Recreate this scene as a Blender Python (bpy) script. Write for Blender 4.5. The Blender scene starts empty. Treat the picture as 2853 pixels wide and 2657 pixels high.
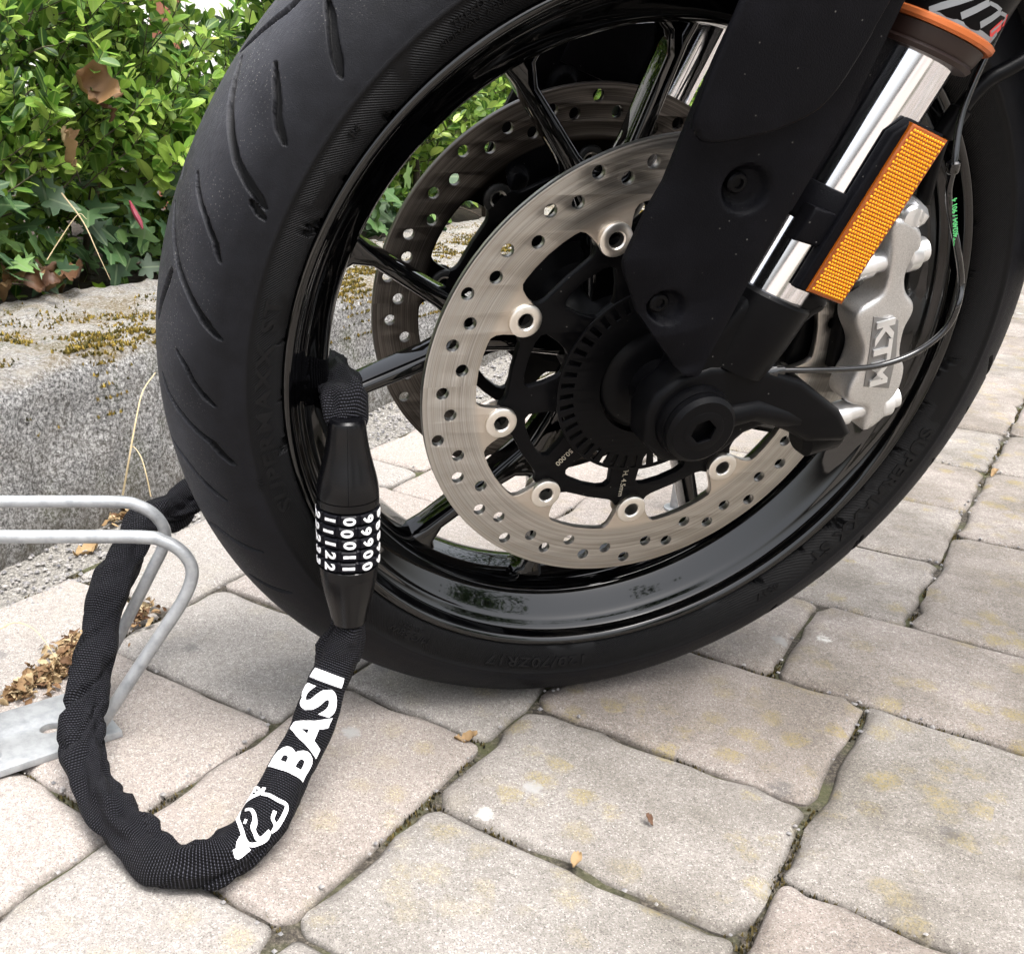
import bpy, bmesh, math, random
import numpy as np
from mathutils import Vector, Matrix, noise

random.seed(7)
scene = bpy.context.scene
col = scene.collection
R = math.radians

# ------------------------------------------------------------------ camera
CAM = Vector((-0.1647,-0.7598,0.4452))
CR, CD, CF = Vector((0.9999,-0.0,0.0143)), Vector((0.0132,-0.3908,-0.9204)), Vector((0.0056,0.9205,-0.3908))
cd = bpy.data.cameras.new('camera')
cam = bpy.data.objects.new('camera', cd); col.objects.link(cam)
mw = Matrix((CR, -CD, -CF)).transposed().to_4x4(); mw.translation = CAM
cam.matrix_world = mw
cd.sensor_fit = 'HORIZONTAL'; cd.sensor_width = 36
cd.lens = 36 * 2887.2 / 2853
cd.shift_x = 0.1525; cd.shift_y = 0.0574
cd.clip_start = .01; cd.clip_end = 500
scene.camera = cam

# ------------------------------------------------------------------ world, sun, exposure
SUN_EL, SUN_AZ = R(72), R(212)         # azimuth: from +Y towards -X
world = bpy.data.worlds.new('World'); scene.world = world; world.use_nodes = True
nt = world.node_tree; nt.nodes.clear()
sky = nt.nodes.new('ShaderNodeTexSky'); sky.sky_type = 'NISHITA'; sky.sun_disc = False
sky.sun_elevation = SUN_EL; sky.sun_rotation = -SUN_AZ
sky.air_density = 1.0; sky.dust_density = 6.0; sky.ozone_density = 1.0
hs = nt.nodes.new('ShaderNodeHueSaturation'); hs.inputs['Saturation'].default_value = .30   # thin white cloud
bg = nt.nodes.new('ShaderNodeBackground'); bg.inputs['Strength'].default_value = .15
wo = nt.nodes.new('ShaderNodeOutputWorld')
nt.links.new(sky.outputs[0], hs.inputs['Color']); nt.links.new(hs.outputs[0], bg.inputs['Color'])
nt.links.new(bg.outputs[0], wo.inputs['Surface'])
sd = bpy.data.lights.new('sun', 'SUN'); sd.energy = 1.4; sd.angle = R(34); sd.color = (1, .98, .95)
sun = bpy.data.objects.new('sun', sd); col.objects.link(sun)
sdir = Vector((-math.sin(SUN_AZ) * math.cos(SUN_EL), math.cos(SUN_AZ) * math.cos(SUN_EL), math.sin(SUN_EL)))
sun.rotation_euler = sdir.to_track_quat('Z', 'Y').to_euler(); sun.location = sdir * 20
vs = scene.view_settings; vs.view_transform = 'Standard'; vs.look = 'None'; vs.exposure = 1.60; vs.gamma = 1; vs.use_curve_mapping = False
scene.cycles.use_denoising = True
scene.cycles.max_bounces = 6; scene.cycles.diffuse_bounces = 3; scene.cycles.glossy_bounces = 4; scene.cycles.transmission_bounces = 4; scene.cycles.use_adaptive_sampling = True; scene.cycles.adaptive_threshold = .025; scene.cycles.caustics_reflective = False; scene.cycles.caustics_refractive = False

# ------------------------------------------------------------------ frames: wheel plane (x rearward, y up in the plane, z towards bike's left)
WC = Vector((0.0099,-0.0439,0.2957))
BX, BY, BZ = Vector((0.9755,0.2199,-0.0)), Vector((0.0433,-0.1919,0.9805)), Vector((0.2156,-0.9565,-0.1968))
def lw(v): return WC + BX * v[0] + BY * v[1] + BZ * v[2]

# ------------------------------------------------------------------ material helpers
def lin(h):
    h = h.lstrip('#'); c = [int(h[i:i + 2], 16) / 255 for i in (0, 2, 4)]
    return tuple(x / 12.92 if x <= .04045 else ((x + .055) / 1.055) ** 2.4 for x in c) + (1,)
class N:
    """small node builder"""
    def __init__(s, name):
        s.m = bpy.data.materials.new(name); s.m.use_nodes = True; s.t = s.m.node_tree; s.t.nodes.clear()
        s.out = s.t.nodes.new('ShaderNodeOutputMaterial'); s.b = s.t.nodes.new('ShaderNodeBsdfPrincipled')
        s.t.links.new(s.b.outputs[0], s.out.inputs[0])
    def n(s, ty, **k):
        x = s.t.nodes.new('ShaderNode' + ty)
        for a, v in k.items():
            if a in x.bl_rna.properties: setattr(x, a, v)
            else: x.inputs[a.replace('_', ' ')].default_value = v
        return x
    def l(s, a, b): s.t.links.new(a, b)
    def set(s, **k):
        for a, v in k.items(): s.b.inputs[a.replace('_', ' ')].default_value = v
        return s
    def co(s, kind='Object'): return s.n('TexCoord').outputs[kind]
    def noise(s, scale, detail=4, rough=.55, vec=None, out=0):
        x = s.n('TexNoise'); x.inputs['Scale'].default_value = scale; x.inputs['Detail'].default_value = detail; x.inputs['Roughness'].default_value = rough
        s.l(vec if vec is not None else s.co(), x.inputs['Vector']); return x.outputs[out]
    def vor(s, scale, vec=None, feature='F1', rand=1.):
        x = s.n('TexVoronoi'); x.feature = feature; x.inputs['Scale'].default_value = scale; x.inputs['Randomness'].default_value = rand
        s.l(vec if vec is not None else s.co(), x.inputs['Vector']); return x
    def ramp(s, fac, stops, interp='LINEAR'):
        x = s.n('ValToRGB'); x.color_ramp.interpolation = interp; e = x.color_ramp.elements
        while len(e) < len(stops): e.new(.5)
        for i, (p, c) in enumerate(stops):
            e[i].position = p; e[i].color = c if len(c) == 4 else (*c, 1)
        s.l(fac, x.inputs[0]); return x.outputs[0]
    def mix(s, fac, a, b, mode='MIX'):
        x = s.n('Mix'); x.data_type = 'RGBA'; x.blend_type = mode
        for i, v in ((0, fac), (6, a), (7, b)):
            if hasattr(v, 'is_linked'): s.l(v, x.inputs[i])
            else: x.inputs[i].default_value = v
        return x.outputs[2]
    def math(s, op, a, b=0.):
        x = s.n('Math'); x.operation = op
        for i, v in ((0, a), (1, b)):
            if hasattr(v, 'is_linked'): s.l(v, x.inputs[i])
            else: x.inputs[i].default_value = v
        return x.outputs[0]
    def bump(s, h, strength=.5, dist=.001, nrm=None):
        x = s.n('Bump'); x.inputs['Strength'].default_value = strength; x.inputs['Distance'].default_value = dist
        s.l(h, x.inputs['Height'])
        if nrm is not None: s.l(nrm, x.inputs['Normal'])
        s.l(x.outputs[0], s.b.inputs['Normal']); return x.outputs[0]
    def base(s, c):
        if hasattr(c, 'is_linked'): s.l(c, s.b.inputs['Base Color'])
        else: s.b.inputs['Base Color'].default_value = c
    def rough(s, c):
        if hasattr(c, 'is_linked'): s.l(c, s.b.inputs['Roughness'])
        else: s.b.inputs['Roughness'].default_value = c
g3 = lambda v: (v, v, v, 1)
def simple(name, c, rough, metal=0., grain=0., gscale=900, coat=0., spec=.5, dust=0.):
    k = N(name); k.base(c); k.rough(rough); k.set(Metallic=metal, Specular_IOR_Level=spec)
    if dust:
        dv = k.vor(260); ds = k.n('SeparateColor'); k.l(dv.outputs['Color'], ds.inputs[0])
        dm = k.math('MULTIPLY', k.ramp(dv.outputs['Distance'], [(.07, g3(1)), (.13, g3(0))]), k.ramp(ds.outputs[0], [(.90, g3(0)), (.92, g3(dust))]))
        sm = k.noise(14, 5, .65); c2 = k.mix(k.math('MULTIPLY', k.ramp(sm, [(.5, g3(0)), (.75, g3(1))]), .5), c, tuple(x * 2.6 + .002 for x in c[:3]) + (1,)); k.base(k.mix(dm, c2, (.30, .29, .27, 1)))
    if coat: k.set(Coat_Weight=coat, Coat_Roughness=.03)
    if grain:
        h = k.noise(gscale, 3, .6); k.bump(h, grain, .0006)
        v = k.noise(60, 4); k.rough(k.math('ADD', k.math('MULTIPLY', v, .16), rough - .08))
    return k.m
M_ = {}
k = N('gloss black lacquer'); k.base((.0008, .0008, .001, 1)); k.rough(.04); k.set(Specular_IOR_Level=.6); k.bump(k.noise(30, 2), .04, .002); M_['gloss_black'] = k.m
M_['satin_black'] = simple('satin black paint', (.0022, .0022, .0027, 1), .36, grain=.12, spec=.09, dust=.3)
M_['plastic'] = simple('black grained plastic', (.0030, .0030, .0042, 1), .46, grain=.45, gscale=1300, spec=.07, dust=.35)
M_['hose'] = simple('black rubber hose', (.003, .003, .0035, 1), .10, coat=.5)
M_['lockplastic'] = simple('black lock shell', (.0012, .0012, .0018, 1), .27, spec=.3)
k = N('white print'); v = k.noise(700, 4, .7); k.base(k.ramp(v, [(.32, (.52, .52, .54, 1)), (.48, (.82, .82, .83, 1))])); k.rough(.7); k.bump(v, .3, .0006); M_['white_print'] = k.m
M_['green_print'] = simple('green print', (.08, .45, .14, 1), .6)
M_['grey_print'] = simple('grey decal', (.2, .21, .22, 1), .45)
M_['red_print'] = simple('red decal', (.6, .03, .03, 1), .45)
M_['gold_print'] = simple('pale engraved print', (.42, .38, .30, 1), .5)
M_['orange'] = simple('orange anodised ring', (.62, .17, .05, 1), .35, metal=.6)
M_['seal'] = simple('brown rubber seal', (.018, .007, .005, 1), .5)
M_['amber_case'] = simple('amber reflector case', (.26, .06, .003, 1), .22)
k = N('amber prisms'); k.base((1., .42, .012, 1)); k.rough(.2); k.set(Metallic=.15); M_['amber'] = k.m
k = N('chrome tube'); k.base((.86, .86, .9, 1)); k.set(Metallic=1.); v = k.noise(40, 3); k.rough(k.ramp(v, [(0, g3(.05)), (1, g3(.14))])); M_['chrome'] = k.m
k = N('bright steel'); k.base((.80, .76, .70, 1)); k.set(Metallic=1.); k.rough(.33); M_['steel'] = k.m
k = N('caliper silver'); k.set(Metallic=.85); v = k.noise(1400, 3); k.base(k.ramp(v, [(.3, (.50, .49, .48, 1)), (.75, (.72, .71, .70, 1))])); k.rough(.38); k.bump(v, .35, .0006); M_['caliper'] = k.m
k = N('letter silver'); k.base((.82, .82, .82, 1)); k.set(Metallic=.75); k.rough(.28); M_['letter'] = k.m
# galvanised tube
k = N('galvanised steel'); k.set(Metallic=.35); v = k.noise(90, 6, .65); w_ = k.noise(600, 3)
k.base(k.mix(k.ramp(v, [(.42, g3(0)), (.7, g3(1))]), (.36, .37, .38, 1), (.24, .25, .26, 1))); k.rough(k.ramp(w_, [(.3, g3(.3)), (.8, g3(.55))])); k.bump(v, .2, .0008); M_['galv'] = k.m
# brake disc: brushed rings around the axle (object space = wheel frame)
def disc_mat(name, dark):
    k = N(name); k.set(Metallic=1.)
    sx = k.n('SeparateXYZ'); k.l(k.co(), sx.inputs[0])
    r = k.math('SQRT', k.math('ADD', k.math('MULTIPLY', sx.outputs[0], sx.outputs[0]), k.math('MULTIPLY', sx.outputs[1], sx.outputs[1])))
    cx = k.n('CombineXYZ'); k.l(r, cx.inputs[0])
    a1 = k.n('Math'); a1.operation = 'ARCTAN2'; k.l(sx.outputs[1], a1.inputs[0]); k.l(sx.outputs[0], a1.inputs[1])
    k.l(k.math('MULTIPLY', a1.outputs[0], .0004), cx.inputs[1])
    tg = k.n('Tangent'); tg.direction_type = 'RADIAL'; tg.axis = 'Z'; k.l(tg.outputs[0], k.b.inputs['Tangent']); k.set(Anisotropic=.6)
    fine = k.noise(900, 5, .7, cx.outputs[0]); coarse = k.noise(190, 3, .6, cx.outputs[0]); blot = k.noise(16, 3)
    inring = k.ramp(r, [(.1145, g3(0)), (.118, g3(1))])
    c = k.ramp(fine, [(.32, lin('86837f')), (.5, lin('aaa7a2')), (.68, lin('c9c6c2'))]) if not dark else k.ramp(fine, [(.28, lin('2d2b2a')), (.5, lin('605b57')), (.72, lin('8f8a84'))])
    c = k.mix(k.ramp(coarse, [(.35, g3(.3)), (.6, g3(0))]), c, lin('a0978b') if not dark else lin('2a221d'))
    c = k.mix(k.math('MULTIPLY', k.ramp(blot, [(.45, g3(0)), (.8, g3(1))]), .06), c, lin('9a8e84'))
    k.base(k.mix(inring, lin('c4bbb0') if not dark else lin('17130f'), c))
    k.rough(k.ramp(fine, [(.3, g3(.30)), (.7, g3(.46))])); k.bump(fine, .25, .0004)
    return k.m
M_['disc'] = disc_mat('brushed disc steel', False); M_['disc_far'] = disc_mat('shaded brown disc steel', True)  # far copy has the shade inside the wheel put into its darker colour
M_['badge'] = simple('dark grey badge ground', (.24, .235, .23, 1), .45, metal=.6)
M_['disc_edge'] = simple('dark disc edge', (.008, .008, .008, 1), .5)
# tyre rubber
k = N('tyre rubber'); uv = k.co('UV'); ob_ = k.co()
su = k.n('SeparateXYZ'); k.l(uv, su.inputs[0]); U_, V_ = su.outputs[0], su.outputs[1]     # U: degrees/360*pi*2*.25 m, V: metres from crown
dust = k.noise(8, 4, .6); sp = k.vor(560); spk = k.ramp(sp.outputs['Distance'], [(.10, g3(.8)), (.22, g3(0))])  # dust mask also carries the painted sky sheen on the crown
sel = k.ramp(k.noise(35, 3), [(.42, g3(0)), (.58, g3(1))])
tread = k.ramp(V_, [(.030, g3(1)), (.066, g3(0))])
fine = k.noise(1500, 3, .6); scuff = k.noise(70, 5, .7)
c = k.ramp(scuff, [(.25, (.0032, .0033, .0044, 1)), (.75, (.0085, .009, .0118, 1))])
c = k.mix(k.math('MULTIPLY', tread, k.math('MULTIPLY', k.ramp(dust, [(.40, g3(0)), (.70, g3(1))]), .6)), c, (.062, .064, .075, 1))  # road dust, its blue-grey also painting the sky sheen on the crown
stk = k.n('CombineXYZ'); k.l(k.math('MULTIPLY', U_, .25), stk.inputs[0]); k.l(V_, stk.inputs[1]); scr = k.noise(900, 4, .8, stk.outputs[0])
c = k.mix(k.math('MULTIPLY', k.math('MULTIPLY', k.ramp(V_, [(.006, g3(1)), (.045, g3(0))]), k.ramp(scr, [(.42, g3(.05)), (.64, g3(1))])), .55), c, (.092, .094, .106, 1))  # crown scuffs, lightened to paint in a blue-grey sheen as well
c = k.mix(k.math('MULTIPLY', k.math('MULTIPLY', spk, sel), tread), c, (.20, .19, .17, 1))
side = k.ramp(V_, [(.0822, g3(0)), (.0835, g3(1))])
c = k.mix(side, c, (.004, .004, .0045, 1))
ga = k.n('Attribute'); ga.attribute_name = 'groove'; c = k.mix(ga.outputs['Fac'], c, (.003, .003, .0035, 1)); k.set(Specular_IOR_Level=.15)  # dust-free groove floors, coloured darker to deepen their shade
k.base(c); k.rough(k.ramp(scuff, [(.2, g3(.44)), (.8, g3(.62))]))
hw = k.math('SINE', k.math('MULTIPLY', k.math('ADD', U_, k.math('MULTIPLY', V_, .9)), 2 * math.pi / .0017))
wav = k.noise(22, 2)
hmask = k.math('MULTIPLY', k.ramp(V_, [(.0875, g3(0)), (.089, g3(1))]), k.ramp(wav, [(.36, g3(0)), (.40, g3(1))]))
h = k.math('ADD', k.math('MULTIPLY', k.math('MULTIPLY', hw, hmask), .55), k.math('MULTIPLY', fine, .5)); h = k.math('ADD', h, k.math('MULTIPLY', scuff, .6))
k.bump(h, .8, .0005); M_['tyre'] = k.m
M_['tyre_letter'] = simple('embossed rubber', (.0040, .0040, .0046, 1), .5, grain=.3, gscale=1500, spec=.2)
# pavers
k = N('tumbled concrete paver'); oi = k.n('ObjectInfo'); tc = k.n('TexCoord'); geo = k.n('NewGeometry'); P_ = geo.outputs['Position']
big = k.noise(5, 5, .6, P_); mid = k.noise(55, 5, .65, P_); fine = k.noise(520, 4, .75, P_); grit = k.vor(640, P_)
c = k.ramp(oi.outputs['Random'], [(0, (.322, .283, .255, 1)), (.35, (.332, .283, .256, 1)), (.7, (.310, .280, .256, 1)), (1, (.286, .268, .250, 1))])
c = k.mix(k.ramp(mid, [(.3, g3(.30)), (.6, g3(0))]), c, (.20, .18, .165, 1))
gm = k.noise(210, 4, .8, P_); g2 = k.noise(900, 3, .8, P_)
c = k.mix(k.ramp(gm, [(.30, g3(.75)), (.47, g3(0))]), c, (.15, .13, .12, 1))
c = k.mix(k.ramp(gm, [(.54, g3(0)), (.70, g3(.6))]), c, (.48, .452, .415, 1))
c = k.mix(k.ramp(g2, [(.34, g3(.9)), (.50, g3(0))]), c, (.085, .075, .07, 1))
c = k.mix(k.ramp(fine, [(.54, g3(0)), (.70, g3(.85))]), c, (.60, .575, .54, 1))
gsel = k.n('SeparateColor'); k.l(grit.outputs['Color'], gsel.inputs[0])
c = k.mix(k.math('MULTIPLY', k.ramp(grit.outputs['Distance'], [(.15, g3(1)), (.32, g3(0))]), k.ramp(gsel.outputs[0], [(.86, g3(0)), (.88, g3(1))])), c, (.62, .58, .54, 1))
c = k.mix(k.math('MULTIPLY', k.ramp(grit.outputs['Distance'], [(.18, g3(1)), (.34, g3(0))]), k.ramp(gsel.outputs[1], [(.88, g3(0)), (.9, g3(1))])), c, (.10, .09, .085, 1))
lv = k.vor(40, P_); lsel = k.n('SeparateColor'); k.l(lv.outputs['Color'], lsel.inputs[0])
wob = k.math('ADD', lv.outputs['Distance'], k.math('MULTIPLY', k.math('SUBTRACT', k.noise(110, 5, .8, P_), .5), 1.1))
lich = k.math('MULTIPLY', k.ramp(wob, [(.22, g3(1)), (.52, g3(0))]), k.ramp(lsel.outputs[0], [(.45, g3(0)), (.55, g3(1))]))
lich = k.math('MULTIPLY', lich, k.ramp(k.noise(3.3, 2, .5, P_), [(.40, g3(.15)), (.58, g3(.9))]))
spz = k.n('SeparateXYZ'); k.l(P_, spz.inputs[0]); lichen_shade = k.ramp(k.math('ADD', .25, k.math('SUBTRACT', k.math('MULTIPLY', spz.outputs[0], .9), k.math('MULTIPLY', spz.outputs[1], .55))), [(0, g3(.1)), (.12, g3(.25)), (.30, g3(.75)), (.5, g3(1))])  # shade painted darker towards the front right; also thickens the lichen there
lich = k.math('MULTIPLY', lich, lichen_shade)
lich = k.math('MULTIPLY', lich, k.ramp(fine, [(.42, g3(.1)), (.58, g3(.9))]))
c = k.mix(lich, c, (.35, .275, .085, 1))
wv = k.vor(13, P_); wsel = k.n('SeparateColor'); k.l(wv.outputs['Color'], wsel.inputs[0])
ww = k.math('ADD', wv.outputs['Distance'], k.math('MULTIPLY', k.math('SUBTRACT', k.noise(260, 4, .7, P_), .5), .22))
c = k.mix(k.math('MULTIPLY', k.ramp(ww, [(.055, g3(1)), (.11, g3(0))]), k.ramp(wsel.outputs[1], [(.50, g3(0)), (.52, g3(.9))])), c, (.72, .71, .69, 1))
c = k.mix(k.math('MULTIPLY', k.ramp(ww, [(.06, g3(1)), (.13, g3(0))]), k.ramp(wsel.outputs[2], [(.55, g3(0)), (.57, g3(.6))])), c, (.12, .115, .115, 1))
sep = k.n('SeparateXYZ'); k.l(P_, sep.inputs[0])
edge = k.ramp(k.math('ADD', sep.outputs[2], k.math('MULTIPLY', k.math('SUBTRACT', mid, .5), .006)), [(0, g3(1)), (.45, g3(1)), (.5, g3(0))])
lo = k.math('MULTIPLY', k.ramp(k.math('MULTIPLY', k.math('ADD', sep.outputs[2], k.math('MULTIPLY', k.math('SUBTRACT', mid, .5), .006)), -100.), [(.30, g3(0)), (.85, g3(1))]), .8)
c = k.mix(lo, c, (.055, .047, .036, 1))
stain_shade = k.noise(7, 5, .7, P_); c = k.mix(k.math('MULTIPLY', k.math('MULTIPLY', k.ramp(stain_shade, [(.34, g3(.25)), (.60, g3(1))]), lichen_shade), .9), c, (.42, .405, .37, 1), 'MULTIPLY')  # stain blotches times the painted shade falloff, multiplied into the colour
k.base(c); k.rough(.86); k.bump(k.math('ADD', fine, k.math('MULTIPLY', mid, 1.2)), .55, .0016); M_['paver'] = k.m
k = N('worn yard concrete'); P_ = k.n('NewGeometry').outputs['Position']; a = k.noise(40, 6, .7, P_); k.base(k.ramp(a, [(.3, (.20, .175, .15, 1)), (.7, (.36, .315, .275, 1))])); k.rough(.9); M_['yard'] = k.m
# joint sand / soil
k = N('joint sand and moss'); P_ = k.n('NewGeometry').outputs['Position']; a = k.noise(300, 4, .7, P_); b = k.noise(20, 4, .6, P_)
c = k.ramp(a, [(.3, (.012, .010, .008, 1)), (.5, (.045, .037, .028, 1)), (.7, (.15, .13, .105, 1))]); c = k.mix(k.ramp(b, [(.45, g3(0)), (.62, g3(.7))]), c, (.06, .065, .022, 1))
k.base(c); k.rough(.95); k.bump(a, .8, .003); M_['joint'] = k.m
k = N('grey grit'); P_ = k.n('NewGeometry').outputs['Position']; a = k.vor(150, P_); b = k.noise(400, 3, .7, P_)
c = k.ramp(b, [(.3, (.06, .055, .05, 1)), (.5, (.24, .225, .20, 1)), (.7, (.45, .43, .40, 1))]); c = k.mix(k.ramp(a.outputs['Distance'], [(.1, g3(.4)), (.5, g3(0))]), c, (.09, .09, .095, 1))
k.base(c); k.rough(.95); k.bump(k.math('ADD', b, a.outputs['Distance']), 1., .004); M_['grit'] = k.m
k = N('pebble'); oi = k.n('ObjectInfo'); a = k.noise(200, 3); k.base(k.ramp(a, [(.3, (.10, .10, .11, 1)), (.7, (.34, .32, .30, 1))])); k.rough(.8); M_['pebble'] = k.m
# old concrete of the wall with moss bands
k = N('weathered concrete'); P_ = k.n('NewGeometry').outputs['Position']; nr = k.n('NewGeometry').outputs['Normal']
a = k.noise(240, 6, .9, P_); b = k.noise(14, 5, .65, P_); d_ = k.noise(42, 5, .7, P_); gr = k.vor(330, P_)
c = k.ramp(a, [(.38, (.02, .019, .018, 1)), (.46, (.17, .167, .163, 1)), (.52, (.40, .395, .39, 1)), (.60, (.78, .77, .76, 1))])
c = k.mix(k.ramp(gr.outputs['Distance'], [(.06, g3(.5)), (.24, g3(0))]), c, (.06, .058, .056, 1))
sx = k.n('SeparateXYZ'); k.l(P_, sx.inputs[0]); sn = k.n('SeparateXYZ'); k.l(nr, sn.inputs[0])
topm = k.ramp(sn.outputs[2], [(.45, g3(0)), (.85, g3(1))])
c = k.mix(k.math('MULTIPLY', topm, k.ramp(d_, [(.35, g3(.75)), (.6, g3(.2))])), c, (.42, .375, .315, 1))
c = k.mix(k.math('MULTIPLY', k.ramp(b, [(.47, g3(0)), (.60, g3(1))]), k.math('MULTIPLY', k.math('ADD', k.math('MULTIPLY', topm, .85), .15), k.ramp(a, [(.40, g3(1)), (.58, g3(.2))]))), c, (.17, .115, .03, 1))
c = k.mix(k.math('MULTIPLY', k.ramp(k.noise(9, 4, .6, P_), [(.55, g3(0)), (.66, g3(1))]), k.ramp(a, [(.42, g3(.7)), (.55, g3(.1))])), c, (.085, .10, .03, 1))
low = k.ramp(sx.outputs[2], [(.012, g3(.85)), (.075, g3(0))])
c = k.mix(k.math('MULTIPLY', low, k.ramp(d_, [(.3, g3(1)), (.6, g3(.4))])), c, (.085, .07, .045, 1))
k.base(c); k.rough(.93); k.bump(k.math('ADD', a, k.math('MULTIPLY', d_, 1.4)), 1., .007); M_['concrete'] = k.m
# vegetation
def leaf_mat(name, stops, trans=.35, rough=.38, vein=None):
    k = N(name); oi = k.n('ObjectInfo'); at = k.n('Attribute'); at.attribute_name = 'tint'; at.attribute_type = 'GEOMETRY'
    v = k.math('FRACT', k.math('ADD', oi.outputs['Random'], at.outputs['Fac']))
    c = k.ramp(v, stops); n_ = k.noise(45, 3); c = k.mix(k.math('MULTIPLY', n_, .35), c, tuple(x * .55 for x in stops[0][1][:3]) + (1,))
    if vein:
        su = k.n('SeparateXYZ'); k.l(k.co('UV'), su.inputs[0]); w_ = k.math('ABSOLUTE', k.math('SUBTRACT', su.outputs[0], .5))
        c = k.mix(k.math('MULTIPLY', k.math('LESS_THAN', w_, .035), .55), c, vein)
    k.base(c); k.rough(rough); k.set(Specular_IOR_Level=.45)
    tr = k.n('BsdfTranslucent'); k.l(k.mix(.5, c, (.5, .7, .05, 1), 'MULTIPLY') if False else c, tr.inputs[0])
    ms = k.n('MixShader'); ms.inputs[0].default_value = trans; k.l(k.b.outputs[0], ms.inputs[1]); k.l(tr.outputs[0], ms.inputs[2]); k.l(ms.outputs[0], k.out.inputs[0])
    return k.m
M_['privet'] = leaf_mat('privet leaf', [(0, (.022, .065, .012, 1)), (.3, (.10, .225, .030, 1)), (.65, (.28, .45, .065, 1)), (1, (.54, .68, .17, 1))], .36, .42, (.30, .42, .10, 1))
M_['ivy'] = leaf_mat('ivy leaf', [(0, (.022, .055, .022, 1)), (.45, (.05, .11, .038, 1)), (.8, (.10, .19, .06, 1)), (1, (.17, .29, .08, 1))], .2, .5, (.16, .22, .11, 1))
M_['young_ivy'] = leaf_mat('young ivy leaf', [(0, (.22, .38, .03, 1)), (1, (.40, .50, .05, 1))], .4, .4, (.5, .55, .2, 1))
M_['dry'] = leaf_mat('dry brown leaf', [(0, (.06, .026, .012, 1)), (.4, (.13, .062, .028, 1)), (.75, (.22, .12, .05, 1)), (1, (.34, .22, .11, 1))], .15, .6)
M_['husk'] = leaf_mat('pale dry husk', [(0, (.07, .03, .014, 1)), (.3, (.20, .11, .05, 1)), (.65, (.38, .26, .13, 1)), (1, (.58, .46, .28, 1))], .15, .75)
M_['straw'] = simple('dry straw', (.50, .40, .24, 1), .6)
k = N('brown bark'); a = k.noise(60, 5); k.base(k.ramp(a, [(.3, (.03, .022, .016, 1)), (.7, (.11, .085, .06, 1))])); k.rough(.9); k.bump(a, .6, .003); M_['bark'] = k.m
M_['moss'] = leaf_mat('moss', [(0, (.05, .05, .008, 1)), (.35, (.14, .105, .016, 1)), (.7, (.27, .17, .025, 1)), (1, (.36, .27, .05, 1))], .15, .8)
M_['joint_moss'] = leaf_mat('dark joint moss', [(0, (.012, .011, .006, 1)), (.35, (.035, .032, .012, 1)), (.7, (.085, .066, .02, 1)), (1, (.16, .12, .035, 1))], .1, .85)
M_['redstalk'] = simple('red leaf stalk', (.16, .014, .03, 1), .6)
k = N('garden soil'); P_ = k.n('NewGeometry').outputs['Position']; a = k.noise(60, 5, .7, P_); k.base(k.ramp(a, [(.3, (.015, .011, .008, 1)), (.7, (.07, .05, .035, 1))])); k.rough(.95); k.bump(a, .8, .01); M_['soil'] = k.m
k = N('white render'); a = k.noise(30, 4); k.base(k.ramp(a, [(.3, (.82, .82, .81, 1)), (.7, (.88, .88, .87, 1))])); k.rough(.9); k.bump(k.noise(220, 3), .3, .003); M_['render'] = k.m
k = N('terracotta'); a = k.noise(25, 4); k.base(k.ramp(a, [(.3, (.24, .09, .05, 1)), (.7, (.36, .15, .09, 1))])); k.rough(.85); M_['terracotta'] = k.m
# chain sleeve weave (UV in metres along / around)
k = N('woven nylon sleeve'); su = k.n('SeparateXYZ'); k.l(k.co('UV'), su.inputs[0])
s1 = k.math('SINE', k.math('MULTIPLY', su.outputs[0], 2 * math.pi / .00175))
row = k.math('FLOOR', k.math('DIVIDE', su.outputs[0], .00175))
s2 = k.math('SINE', k.math('ADD', k.math('MULTIPLY', su.outputs[1], 2 * math.pi / .0016), k.math('MULTIPLY', row, math.pi)))
hh = k.math('ADD', s1, k.math('MULTIPLY', s2, .45)); v = k.noise(70, 4)
c = k.ramp(k.math('ADD', k.math('MULTIPLY', hh, .35), .5), [(.30, (.0006, .0006, .001, 1)), (.66, (.005, .005, .0062, 1)), (.97, (.060, .060, .074, 1))])  # rib peaks lightened as painted highlights, gaps darkened as shade
k.base(k.mix(k.math('MULTIPLY', v, .35), c, (.004, .004, .005, 1))); k.rough(.6); k.set(Specular_IOR_Level=.12); k.bump(hh, .9, .0005); M_['sleeve'] = k.m
M_['dial'] = simple('dial ring', (.0035, .0035, .006, 1), .42, spec=.15)

# ------------------------------------------------------------------ mesh helpers
def tag(o, label=None, cat=None, group=None, kind=None):
    if label: o['label'] = label
    if cat: o['category'] = cat
    if group: o['group'] = group
    if kind: o['kind'] = kind
    return o
def empty(name, loc=(0, 0, 0)):
    o = bpy.data.objects.new(name, None); o.location = loc; o.empty_display_size = .05; col.objects.link(o); return o
def mesh(name, V, F, sharp=38, uv=None):
    me = bpy.data.meshes.new(name); me.from_pydata([tuple(v) for v in V], [], F)
    if uv is not None:
        ul = me.uv_layers.new(name='UVMap'); li = np.empty(len(me.loops), dtype=np.int64); me.loops.foreach_get('vertex_index', li)
        ul.data.foreach_set('uv', np.asarray(uv, dtype=np.float32)[li].ravel())
    me.polygons.foreach_set('use_smooth', [True] * len(me.polygons)); me.update()
    if sharp: me.set_sharp_from_angle(angle=R(sharp))
    return me
WB = Matrix((BX, BY, BZ)).transposed().to_4x4(); WB.translation = WC
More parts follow.
